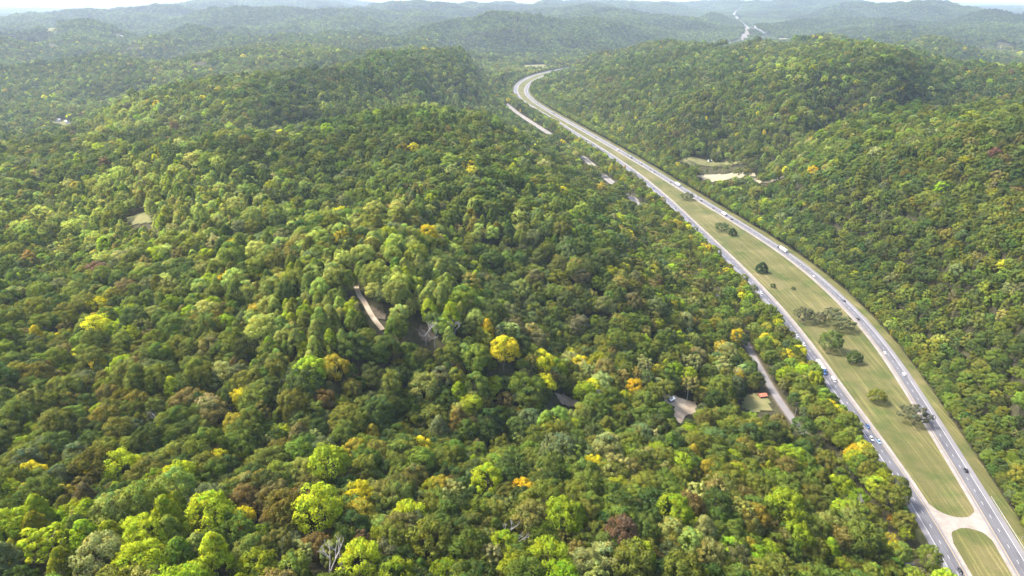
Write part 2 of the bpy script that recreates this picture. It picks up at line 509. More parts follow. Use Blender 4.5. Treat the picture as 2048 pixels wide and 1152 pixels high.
def asphalt_mat(name, c0, c1, wear=True):
    m, nt, b = new_mat(name)
    v = obj_vec(nt)
    base = ramp_noise(nt, v, 0.06, [(0.3, c0), (0.7, c1)], 8, 0.65)
    fine = ramp_noise(nt, v, 2.5, [(0.3, (0.88, 0.88, 0.88)), (0.7, (1.1, 1.1, 1.1))], 4)
    col = mixc(nt, 1.0, base, fine, 'MULTIPLY')
    if wear:
        uv = obj_vec(nt, (0.004, 1.1, 1), uv=True)
        tracks = ramp_noise(nt, uv, 1.0, [(0.35, (0.74, 0.74, 0.76)), (0.6, (1.15, 1.15, 1.14))], 2)
        col = mixc(nt, 1.0, col, tracks, 'MULTIPLY')
        patch = ramp_noise(nt, obj_vec(nt, (0.016, 0.13, 1), uv=True), 1.0, [(0.36, (0.74, 0.74, 0.76)), (0.44, (1.0, 1.0, 1.0)), (0.62, (1.0, 1.0, 1.0)), (0.68, (1.18, 1.17, 1.15))], 2)
        col = mixc(nt, 0.8, col, patch, 'MULTIPLY')
    nt.links.new(col, b.inputs["Base Color"])
    b.inputs["Roughness"].default_value = 0.8; b.inputs["Specular IOR Level"].default_value = 0.35
    return m

def soil_mat(name, a, c_, d, scale=0.12):
    m, nt, b = new_mat(name)
    v = obj_vec(nt)
    base = ramp_noise(nt, v, scale, [(0.3, a), (0.5, c_), (0.7, d)], 8, 0.7)
    fine = ramp_noise(nt, v, 1.6, [(0.3, (0.8, 0.8, 0.8)), (0.7, (1.15, 1.15, 1.15))], 5)
    nt.links.new(mixc(nt, 1.0, base, fine, 'MULTIPLY'), b.inputs["Base Color"])
    b.inputs["Roughness"].default_value = 0.95; b.inputs["Specular IOR Level"].default_value = 0.1
    return m

M_GROUND = ground_mat()
M_GRASS = grass_mat()
M_ASPHALT = asphalt_mat("asphalt", (0.078, 0.076, 0.085), (0.112, 0.11, 0.12))
M_SHOULDER = asphalt_mat("shoulder_asphalt", (0.12, 0.114, 0.122), (0.165, 0.157, 0.165), False)
M_OLD_ASPHALT = asphalt_mat("worn_asphalt", (0.12, 0.112, 0.112), (0.19, 0.178, 0.172), False)
M_GRAVEL = soil_mat("gravel", (0.17, 0.148, 0.128), (0.235, 0.208, 0.182), (0.3, 0.27, 0.24))
M_CONCRETE = soil_mat("worn_concrete", (0.12, 0.108, 0.09), (0.15, 0.135, 0.112), (0.185, 0.165, 0.135), 0.01)
M_DIRT = soil_mat("bare_dirt", (0.2, 0.155, 0.105), (0.3, 0.24, 0.17), (0.4, 0.34, 0.25))
M_BRUSH = soil_mat("cut_brush", (0.05, 0.042, 0.025), (0.09, 0.072, 0.05), (0.14, 0.11, 0.08), 0.3)
M_FIELD = soil_mat("stubble_field", (0.2, 0.175, 0.11), (0.25, 0.22, 0.145), (0.29, 0.245, 0.17), 0.03)
M_MEADOW = soil_mat("meadow", (0.08, 0.09, 0.03), (0.13, 0.128, 0.05), (0.19, 0.165, 0.08), 0.06)
M_WHITE_PAINT = plain("white_road_paint", (0.5, 0.5, 0.49), 0.7, 0.1, 0.6)
M_YELLOW_PAINT = plain("yellow_road_paint", (0.5, 0.36, 0.13), 0.7, 0.1, 0.6)

# ------------------------------------------------------------------ ground sheet
NT, NR = 440, 560
th = np.linspace(-1.12, 1.12, NT)
rr = np.geomspace(200, 90000, NR)
TT, RR = np.meshgrid(th, rr, indexing='ij')
gx = (O[0] + np.sin(TT) * RR).ravel(); gy = (O[1] + np.cos(TT) * RR).ravel()
gz = height(gx, gy)
idx = np.arange(NT * NR).reshape(NT, NR)
faces = np.stack([idx[:-1, :-1], idx[:-1, 1:], idx[1:, 1:], idx[1:, :-1]], -1).reshape(-1, 4)[:, ::-1]
me = mesh_np("ground", np.c_[gx, gy, gz], faces)
set_attr(me, "plain", 'FLOAT', smooth01((RR.ravel() - 12500) / 2500))
me.shade_smooth()
tag(link("ground", me, (M_GROUND,)), kind="structure")

def draped(x, y, lift):
    return np.asarray(height(x, y)) + 0.5 + lift

# ------------------------------------------------------------------ strips along lines
def strip(name, line, a, b, z, mat, kind="structure", i0=0, i1=None, drape=False, nacross=1):
    p = line[i0:i1]
    offs = np.linspace(a, b, nacross + 1)
    rows = [offset(p, o) for o in offs]
    s = np.r_[0, np.cumsum(np.linalg.norm(np.diff(p, axis=0), axis=1))]
    V, U = [], []
    for r, o in zip(rows, offs):
        zz = draped(r[:, 0], r[:, 1], z) if drape else np.full(len(r), z)
        V.append(np.c_[r, zz]); U.append(np.c_[s, np.full(len(r), o)])
    V = np.concatenate(V); U = np.concatenate(U)
    n = len(p)
    idx = np.arange(len(V)).reshape(len(rows), n)
    f = np.stack([idx[:-1, :-1], idx[1:, :-1], idx[1:, 1:], idx[:-1, 1:]], -1).reshape(-1, 4)
    me = mesh_np(name, V, f)
    uvl = me.uv_layers.new(name="UVMap")
    uvl.data.foreach_set("uv", U[f.ravel()].astype(np.float32).ravel())
    o = link(name, me, (mat,))
    if kind: o["kind"] = kind
    return o

# median and verges: one mown-grass sheet
def grass_sheet():
    L = offset(LC, -12.0); n = len(L)
    d, s, i = dist_to(RC, LC[:, 0], LC[:, 1], 1)
    R = offset(RC, 15.5)
    ii = np.clip(np.maximum.accumulate(i), 0, len(R) - 1)
    k = 14
    V, U = [], []
    sl = np.r_[0, np.cumsum(np.linalg.norm(np.diff(L, axis=0), axis=1))]
    # smooth the pairing so the sheet has no folds
    w = np.ones(9) / 9
    fi = np.convolve(np.pad(ii.astype(float), 4, 'edge'), w, 'valid')
    Rx = np.interp(fi, np.arange(len(R)), R[:, 0]); Ry = np.interp(fi, np.arange(len(R)), R[:, 1])
    for j in range(k + 1):
        t = j / k
        P = np.c_[L[:, 0] * (1 - t) + Rx * t, L[:, 1] * (1 - t) + Ry * t]
        wd = np.hypot(L[:, 0] - Rx, L[:, 1] - Ry)
        V.append(np.c_[P, np.full(n, 0.0)]); U.append(np.c_[sl, wd * t])
    V = np.concatenate(V); U = np.concatenate(U)
    idx = np.arange(len(V)).reshape(k + 1, n)
    f = np.stack([idx[:-1, :-1], idx[1:, :-1], idx[1:, 1:], idx[:-1, 1:]], -1).reshape(-1, 4)
    me = mesh_np("grass_strip", V, f)
    uvl = me.uv_layers.new(name="UVMap"); uvl.data.foreach_set("uv", U[f.ravel()].astype(np.float32).ravel())
    tag(link("roadside_grass", me, (M_GRASS,)), kind="structure")
grass_sheet()

for line, sgn in ((LC, 1), (RC, -1)):      # sgn: side of the median
    # paved shoulders, lanes, markings - sheets 2 cm above each other
    def S(name, a, b, z, m):
        a, b = a * sgn, b * sgn
        return strip(name, line, min(a, b), max(a, b), z, m)
    S("gravel_edge", 4.9, 7.2, 0.03, M_GRAVEL)
    S("road_shoulder", 3.6, 5.2, 0.05, M_SHOULDER)
    S("road_shoulder", -6.9, -3.6, 0.05, M_SHOULDER)
    S("highway_road", -3.95, 3.95, 0.07, M_ASPHALT)
    S("road_edge_marking", 3.55, 3.75, 0.09, M_YELLOW_PAINT)
    S("road_edge_marking", -3.75, -3.52, 0.09, M_WHITE_PAINT)
    # lane dashes: 3 m long every 12.2 m
    fine = resample(line, 1.0)
    t = tangents(fine); nrm = np.c_[t[:, 1], -t[:, 0]]
    V, f = [], []
    for s0 in np.arange(2, len(fine) - 6, 12.2):
        a, b = int(s0), int(s0) + 3
        for p, q in ((a, -1), (a, 1), (b, 1), (b, -1)):
            V.append((*(fine[p] + nrm[p] * 0.09 * q), 0.09))
        k = len(V); f.append((k - 4, k - 3, k - 2, k - 1))
    tag(link("lane_marking", mesh_np("lane_marking", V, f), (M_WHITE_PAINT,)), kind="structure")

strip("frontage_road", FR, -2.8, 2.8, 0.08, M_OLD_ASPHALT)
strip("frontage_road_verge", FR, -4.2, 4.2, 0.04, M_BRUSH)
_q = project(FR[:, 0], FR[:, 1], 0.0)[1]
for _a, _b in ((206, 270), (311, 332), (349, 369), (392, 404)):
    _i = np.where((_q > _a) & (_q < _b))[0]
    strip("gravel_pull_off", FR, -6.5, 6.0, 0.06, M_GRAVEL, i0=int(_i.min()), i1=int(_i.max()) + 1)

# gravel crossover between the carriageways (outline surveyed on the ground)
def poly_sheet(name, px, z, mat, scale=None):
    if scale:
        px = [(scale[0] + x / scale[2], scale[1] + y / scale[2]) for x, y in px]
    x, y = unproj(*np.array(px, float).T, 0.0)
    # round the outline
    p = np.c_[x, y]
    for _ in range(2):
        q = np.roll(p, -1, axis=0)
        p = np.stack([p * .75 + q * .25, p * .25 + q * .75], 1).reshape(-1, 2)
    p = resample(np.r_[p, p[:1]], 1.5)[:-1]
    p = p + np.c_[fbm(p[:, 0] / 3, p[:, 1] / 3, 71), fbm(p[:, 0] / 3, p[:, 1] / 3, 72)] * 1.6
    v = [Vector((a, b, z)) for a, b in p]
    tris = tessellate_polygon([v])
    me = mesh_np(name, np.array(v), np.array(tris))
    return tag(link(name, me, (mat,)), kind="structure")
Z1 = (1500, 850, 3.737)
poly_sheet("gravel_crossover", [(1215, 400), (1275, 520), (1345, 600), (1440, 660), (1540, 692), (1620, 688), (1670, 660), (1676, 620), (1650, 540), (1610, 450),
                                (1690, 560), (1800, 750), (1900, 910), (2010, 1100), (2060, 1190), (2040, 1240),
                                (1960, 1080), (1890, 960), (1830, 880), (1760, 815), (1690, 780), (1610, 768), (1545, 778), (1508, 808), (1512, 860), (1560, 970), (1640, 1110), (1700, 1220),
                                (1650, 1160), (1560, 1000), (1480, 860), (1400, 730), (1330, 620), (1260, 500)], 0.036, M_GRAVEL, Z1)

# ------------------------------------------------------------------ clearings, fields, tracks (draped on the terrain)
CLEAR_PTS = []          # ground points that stand open to the sky

def in_poly(x, y, poly):
    n = len(poly); inside = np.zeros(len(x), bool)
    j = n - 1
    for i in range(n):
        xi, yi = poly[i]; xj, yj = poly[j]
        c_ = ((yi > y) != (yj > y)) & (x < (xj - xi) * (y - yi) / (yj - yi + 1e-12) + xi)
        inside ^= c_
        j = i
    return inside

FIELDS = []
def field(name, px, mat, cell=4.0, lift=0.35, clear=True):
    x, y = raycast(*np.array(px, float).T)
    poly = np.c_[x, y]
    xs = np.arange(x.min(), x.max() + cell, cell); ys = np.arange(y.min(), y.max() + cell, cell)
    X, Y = np.meshgrid(xs, ys, indexing='ij')
    cxm, cym = (X[:-1, :-1] + cell / 2).ravel(), (Y[:-1, :-1] + cell / 2).ravel()
    ok = in_poly(cxm, cym, poly)
    idx = np.arange(X.size).reshape(X.shape)
    f = np.stack([idx[:-1, :-1], idx[1:, :-1], idx[1:, 1:], idx[:-1, 1:]], -1).reshape(-1, 4)[ok]
    used, inv = np.unique(f, return_inverse=True)
    xx, yy = X.ravel()[used], Y.ravel()[used]
    me = mesh_np(name, np.c_[xx, yy, draped(xx, yy, lift)], inv.reshape(-1, 4))
    me.shade_smooth()
    tag(link(name, me, (mat,)), kind="structure")
    FIELDS.append(poly)
    if clear:
        gxx, gyy = cxm[ok], cym[ok]
        k = max(1, len(gxx) // 60)
        for a, b in zip(gxx[::k], gyy[::k]):
            CLEAR_PTS.append((a, b, float(height(a, b)[0])))

TRACKS = []
def track(name, px, width, mat, lift=0.4, clear=True):
    x, y = raycast(*np.array(px, float).T)
    p = resample(np.c_[x, y], 4.0)
    strip(name, p, -width / 2, width / 2, lift, mat, drape=True, nacross=2)
    TRACKS.append((p, width / 2))
    if clear:
        h = height(p[:, 0], p[:, 1])
        for a, b, z in zip(p[:, 0], p[:, 1], h):
            CLEAR_PTS.append((a, b, z))

field("stubble_field", [(1392, 352), (1440, 349), (1510, 348), (1570, 349), (1575, 352), (1500, 354), (1465, 357), (1448, 362), (1425, 364), (1405, 359)], M_FIELD, 5)
field("meadow", [(1350, 323), (1420, 321), (1485, 324), (1492, 331), (1430, 333), (1380, 331)], M_MEADOW, 6)
field("hilltop_meadow", [(248, 438), (300, 425), (305, 446), (262, 452)], M_MEADOW, 3)
field("bare_clearing", [(1322, 790), (1348, 792), (1365, 800), (1392, 806), (1398, 826), (1372, 832), (1362, 850), (1350, 842), (1348, 815), (1330, 806)], M_DIRT, 1.2)
field("farm_yard", [(1488, 795), (1516, 786), (1538, 800), (1542, 822), (1505, 826), (1482, 815)], M_MEADOW, 2.5)
field("dirt_bank", [(1110, 790), (1130, 790), (1156, 804), (1150, 814), (1122, 808)], M_DIRT, 1.5)
field("cut_brush", [(738, 612), (768, 625), (774, 640), (748, 642)], M_BRUSH, 2.0)
field("cut_brush", [(832, 660), (850, 650), (872, 672), (866, 684), (842, 682)], M_BRUSH, 2.0)
field("far_meadow", [(1005, 112), (1055, 116), (1050, 121), (1008, 118)], M_MEADOW, 16)
field("far_meadow", [(1038, 131), (1095, 129), (1090, 136), (1050, 137)], M_MEADOW, 12)
field("far_clearing", [(230, 74), (262, 71), (290, 75), (280, 79), (240, 80)], M_FIELD, 20)
field("far_clearing", [(1540, 78), (1575, 76), (1590, 82), (1560, 84)], M_FIELD, 20)
field("far_clearing", [(80, 57), (120, 57), (122, 63), (95, 64)], M_MEADOW, 25)
field("valley_clearing", [(100, 243), (135, 240), (150, 247), (118, 250)], M_MEADOW, 8)
field("house_clearing", [(378, 116), (410, 114), (412, 120), (384, 121)], M_MEADOW, 10)
track("dirt_track", [(706, 560), (713, 577), (718, 592), (728, 604), (737, 622), (747, 639), (757, 651), (766, 662)], 3.4, M_DIRT, clear=False)
for _s, _e in (((713, 574), (716, 589)), ((729, 606), (747, 640)), ((747, 640), (753, 647))):
    _x, _y = raycast(np.linspace(_s[0], _e[0], 8), np.linspace(_s[1], _e[1], 8))
    for a, b, z in zip(_x, _y, height(_x, _y)):
        CLEAR_PTS.append((a, b, z))
track("far_highway", [(1440, 92), (1462, 88), (1482, 83), (1490, 76), (1491, 66), (1492, 56), (1486, 49), (1474, 40), (1468, 31), (1472, 23), (1484, 16)], 46.0, M_CONCRETE, 6)
track("far_ramp", [(1492, 52), (1512, 58), (1526, 66), (1530, 72), (1524, 78)], 22.0, M_SHOULDER, 6)
track("far_road", [(1960, 97), (1990, 96.5), (2020, 98)], 12.0, M_SHOULDER, 4)
for i in range(0, len(FR), 1):
    px_, py_, _ = project(FR[i, 0], FR[i, 1], 0.0)
    if any(a <= py_ <= b for a, b in ((208, 268), (313, 330), (350, 367), (393, 402), (682, 846))):
        for _o in ((-6, 0, 6) if py_ < 410 else (0,)):
            _p = offset(FR[max(i - 1, 0):i + 2], _o)[min(i, 1)]
            CLEAR_PTS.append((_p[0], _p[1], 0.0))
for i in range(0, len(LC), 1):
    px_, py_, _ = project(LC[i, 0], LC[i, 1], 0.0)
    if py_ > 246 or 140 < py_ < 196:
        CLEAR_PTS.append((LC[i, 0], LC[i, 1], 0.0))
for i in range(0, len(RC), 2):
    px_, py_, _ = project(RC[i, 0], RC[i, 1], 0.0)
    if py_ > 152:
        CLEAR_PTS.append((RC[i, 0], RC[i, 1], 0.0))

# ------------------------------------------------------------------ tree models
def unit(v):
    return v / np.maximum(np.linalg.norm(v, axis=-1, keepdims=True), 1e-9)

def limb_tubes(segs, n=6):
    """tapered tubes: (p0, p1, r0, r1) -> verts, quads"""
    V, Fc = [], []
    for p0, p1, r0, r1 in segs:
        p0, p1 = np.array(p0, float), np.array(p1, float)
        d = unit(p1 - p0)
        a = unit(np.cross(d, [0.3, 0.9, 0.1] if abs(d[2]) > 0.8 else [0, 0, 1.0])); b = np.cross(d, a)
        k = len(V)
        for p, r in ((p0, r0), (p1, r1)):
            for i in range(n):
                t = 2 * math.pi * i / n
                V.append(p + (a * math.cos(t) + b * math.sin(t)) * r)
        for i in range(n):
            j = (i + 1) % n
            Fc.append((k + i, k + j, k + n + j, k + n + i))
    return np.array(V), np.array(Fc)

def trunk_segs(rng, h, r, top, spread=3.0, nb=5):
    segs = []
    p = np.array([0, 0, -1.0]); n = 4
    pts = [p]
    for i in range(1, n + 1):
        pts.append(np.array([rng.normal(0, 0.15) * i, rng.normal(0, 0.15) * i, -1 + (h + 1) * i / n]))
    for i in range(n):
        segs.append((pts[i], pts[i + 1], r * (1 - 0.2 * i), r * (1 - 0.2 * (i + 1))))
    for i in range(nb):
        q = pts[2] * (1 - i / nb) + pts[4] * (i / nb)
        a = i * 2.4 + rng.uniform(0, 0.6)
        e = q + np.array([math.cos(a) * spread, math.sin(a) * spread, rng.uniform(0.25, 0.6) * (top - q[2]) + 1.0])
        m = (q + e) / 2 + np.array([0, 0, -0.4])
        segs.append((q, m, r * 0.4, r * 0.25)); segs.append((m, e, r * 0.25, r * 0.08))
    return segs

def crown_geo(rng, shape, nl, per, leaf, R=6.0, base=6.0, top=18.0):
    """leaf-sized faces gathered in clumps over a crown; returns verts, faces, leaf normal, leaf colour factor (per vertex)"""
    H = top - base
    cen, lr, dirs = [], [], []
    g = math.pi * (3 - math.sqrt(5))
    lean = rng.normal(0, 0.08, 2)
    for i in range(nl):
        t = (i + 0.5) / nl
        a = i * g + rng.normal(0, 0.35)
        if shape == 'cone':
            u = t ** 0.8                                # 0 base .. 1 top
            rad = R * 0.9 * (1 - u ** 2.0) ** 0.75 * (0.55 + 0.45 * min(1, u * 5 + 0.35)) * rng.uniform(0.8, 1.05)
            z = base + H * (0.08 + 0.84 * u)
            s = R * 0.25 * (1.1 - 0.3 * u) * rng.uniform(0.8, 1.2)
            d = np.array([math.cos(a), math.sin(a), 0.35 + 0.9 * u])
        else:
            zz = 1 - 1.42 * t + rng.normal(0, 0.05)      # 1 .. -0.42
            zz = max(min(zz, 1.0), -0.6)
            ring = math.sqrt(max(1 - zz * zz, 0.0))
            k = rng.uniform(0.66, 1.0) if shape == 'round' else rng.uniform(0.5, 1.0)
            rad = R * ring * k
            z = base + H * 0.40 + H * 0.46 * zz * (k + 0.12)
            s = R * rng.uniform(0.17, 0.29) * (1.0 if shape == 'round' else 0.72)
            d = np.array([math.cos(a) * ring, math.sin(a) * ring, zz + 0.15])
        cen.append((rad * math.cos(a) + lean[0] * (z - base), rad * math.sin(a) + lean[1] * (z - base), z))
        lr.append(s); dirs.append(unit(d))
    cen, lr, dirs = np.array(cen), np.array(lr), np.array(dirs)
    n = nl * per
    L = np.repeat(np.arange(nl), per)
    v = unit(rng.normal(size=(n, 3)))
    flip = (np.einsum('ij,ij->i', v, dirs[L]) < -0.25) & (rng.random(n) < 0.85)
    v[flip] *= -1
    sq = np.array([1.0, 1.0, 0.8])
    wob = 1 + 0.18 * np.sin(v[:, 0] * 5 + L) * np.sin(v[:, 1] * 6 + 2 * L) + rng.normal(0, 0.1, n)
    pos = cen[L] + v * sq * (lr[L] * wob)[:, None]
    gn = unit(v + rng.normal(0, 0.45, (n, 3)))
    ln = unit(v * 0.85 + dirs[L] * 0.2 + rng.normal(0, 0.2, (n, 3)))
    tx = unit(np.cross(gn, rng.normal(size=(n, 3)))); ty = np.cross(gn, tx)
    sz = leaf * rng.uniform(0.6, 1.25, n)[:, None]
    asp = rng.uniform(0.6, 1.0, n)[:, None]
    q = np.stack([pos + tx * sz, pos + ty * sz * asp, pos - tx * sz, pos - ty * sz * asp], 1)
    lobe_v = rng.uniform(0.82, 1.16, nl)
    var = lobe_v[L] * rng.uniform(0.86, 1.14, n)
    hue = rng.normal(0, 0.07, nl)[L] + rng.normal(0, 0.05, n)
    colf = np.stack([var * (1 + hue), var, var * (1 - hue)], 1)
    return (q.reshape(-1, 3), np.arange(n * 4).reshape(-1, 4), np.repeat(ln, 4, 0), np.repeat(colf, 4, 0))

def crown_mesh(name, geo):
    v, f, ln, cf = geo
    me = mesh_np(name, v, f)
    set_attr(me, "leafnormal", 'FLOAT_VECTOR', ln)
    set_attr(me, "leafvar", 'FLOAT_COLOR', np.c_[cf, np.ones(len(cf))])
    me.materials.append(M_LEAF)
    return me

def trunk_mesh(name, rng, mat, h=12.0, r=0.34, top=16.0, spread=3.0, nb=5):
    v, f = limb_tubes(trunk_segs(rng, h, r, top, spread, nb))
    me = mesh_np(name, v, f); me.materials.append(mat); me.shade_smooth()
    return me

SH = ['round', 'round', 'round', 'round', 'cone', 'cone', 'cone', 'loose', 'loose']
def proto_set(lod):
    out = []
    for i, s in enumerate(SH):
        rng = np.random.default_rng(100 + i)
        base, top, R = {'round': (6.0, 18.5, 6.2), 'cone': (4.5, 20.5, 5.3), 'loose': (6.5, 20.0, 5.4)}[s]
        nl, per, leaf = {0: (64, 78, 0.31), 1: (40, 30, 0.54), 2: (22, 14, 1.08)}[lod]
        if s == 'cone': nl = int(nl * 1.05)
        if s == 'loose': nl, per = int(nl * 0.8), int(per * 0.72)
        out.append(crown_geo(rng, s, nl, per, leaf, R, base, top))
    return out

# ------------------------------------------------------------------ scattering one mass of trees as instances
def scatter(name, protos, kinds, pos, rot, scl, tint, label_kind="stuff", trunks=None):
    """one object: its mesh holds the tree shapes and the points they stand on; a node group sets a tree on each point."""
    V, Fc, LN, CF, PID = [], [], [], [], []
    mats, nfac = [], []
    k = 0
    for i, (v, f, ln, cf) in enumerate(protos):
        V.append(v); Fc.append(f + k); LN.append(ln); CF.append(cf); PID.append(np.full(len(v), i + 1)); k += len(v)
        mats.append(np.zeros(len(f), int))
        if trunks is not None:
            tv, tf = trunks[i]
            V.append(tv); Fc.append(tf + k); LN.append(np.zeros((len(tv), 3))); CF.append(np.ones((len(tv), 3)))
            PID.append(np.full(len(tv), i + 1)); k += len(tv); mats.append(np.ones(len(tf), int))
    n = len(pos)
    V.append(pos); LN.append(np.zeros((n, 3))); CF.append(np.ones((n, 3))); PID.append(np.zeros(n, int))
    V = np.concatenate(V); Fc = np.concatenate(Fc)
    me = mesh_np(name, V, Fc)
    me.materials.append(M_LEAF); me.materials.append(M_BARK)
    me.polygons.foreach_set("material_index", np.concatenate(mats).astype(np.int32))
    m = len(V); z = m - n
    full = lambda a, w: np.concatenate([np.zeros((z, w)), a.reshape(n, w)])
    set_attr(me, "leafnormal", 'FLOAT_VECTOR', np.concatenate(LN))
    set_attr(me, "leafvar", 'FLOAT_COLOR', np.c_[np.concatenate(CF), np.ones(m)])
    set_attr(me, "shape_id", 'INT', np.concatenate(PID))
    set_attr(me, "tree_kind", 'INT', np.r_[np.full(z, -1), kinds])
    set_attr(me, "tree_rot", 'FLOAT_VECTOR', full(rot, 3))
    set_attr(me, "tree_scale", 'FLOAT_VECTOR', full(scl, 3))
    set_attr(me, "tint", 'FLOAT_VECTOR', full(tint, 3))
    o = link(name, me)
    ng = bpy.data.node_groups.new(name + "_nodes", 'GeometryNodeTree')
    ng.interface.new_socket("Geometry", in_out='INPUT', socket_type='NodeSocketGeometry')
    ng.interface.new_socket("Geometry", in_out='OUTPUT', socket_type='NodeSocketGeometry')
    N_, L_ = ng.nodes, ng.links
    gi, go, join = N_.new("NodeGroupInput"), N_.new("NodeGroupOutput"), N_.new("GeometryNodeJoinGeometry")
    def named(nm, typ):
        a = N_.new("GeometryNodeInputNamedAttribute"); a.data_type = typ; a.inputs[0].default_value = nm
        return a.outputs[0]
    def eq(sock, val):
        c_ = N_.new("FunctionNodeCompare"); c_.data_type = 'INT'; c_.operation = 'EQUAL'
        ins = [s for s in c_.inputs if s.type == 'INT']
        L_.new(sock, ins[0]); ins[1].default_value = val
        return c_.outputs[0]
    def sep(geo, sel):
        s = N_.new("GeometryNodeSeparateGeometry"); s.domain = 'POINT'
        L_.new(geo, s.inputs[0]); L_.new(sel, s.inputs[1])
        return s.outputs[0]
    sid, tk = named("shape_id", 'INT'), named("tree_kind", 'INT')
    rt, sc = named("tree_rot", 'FLOAT_VECTOR'), named("tree_scale", 'FLOAT_VECTOR')
    e2r = N_.new("FunctionNodeEulerToRotation"); L_.new(rt, e2r.inputs[0])
    for i in range(len(protos)):
        shape = sep(gi.outputs[0], eq(sid, i + 1))
        pts = sep(gi.outputs[0], eq(tk, i))
        iop = N_.new("GeometryNodeInstanceOnPoints")
        L_.new(pts, iop.inputs["Points"]); L_.new(shape, iop.inputs["Instance"])
        L_.new(e2r.outputs[0], iop.inputs["Rotation"]); L_.new(sc, iop.inputs["Scale"])
        L_.new(iop.outputs[0], join.inputs[0])
    L_.new(join.outputs[0], go.inputs[0])
    md = o.modifiers.new("trees", 'NODES'); md.node_group = ng
    tag(o, kind=label_kind)
    return o

# ------------------------------------------------------------------ autumn palette (leaf albedo)
PAL = {
 'deep':    (0.056, 0.080, 0.024), 'mid':  (0.094, 0.120, 0.025), 'fresh': (0.135, 0.168, 0.030), 'olive': (0.112, 0.124, 0.023),
 'khaki':   (0.155, 0.150, 0.045), 'lime': (0.185, 0.235, 0.018), 'bright': (0.255, 0.30, 0.02), 'yellow': (0.40, 0.345, 0.02),
 'gold':    (0.25, 0.21, 0.028), 'orange': (0.40, 0.27, 0.016), 'rust': (0.135, 0.098, 0.038), 'brown': (0.122, 0.108, 0.042),
 'maroon':  (0.12, 0.075, 0.05), 'pale': (0.205, 0.215, 0.082), 'grey': (0.100, 0.120, 0.054), 'cone': (0.205, 0.240, 0.060),
}
NAMES = list(PAL)
PALA = np.array([PAL[k] for k in NAMES])
BASE_W = dict(deep=.26, mid=.36, fresh=.07, olive=.14, khaki=.045, lime=.025, bright=.004, yellow=.007, gold=.003, orange=.0006, rust=.004, brown=.007, maroon=.001, pale=.014, grey=.08, cone=.03)
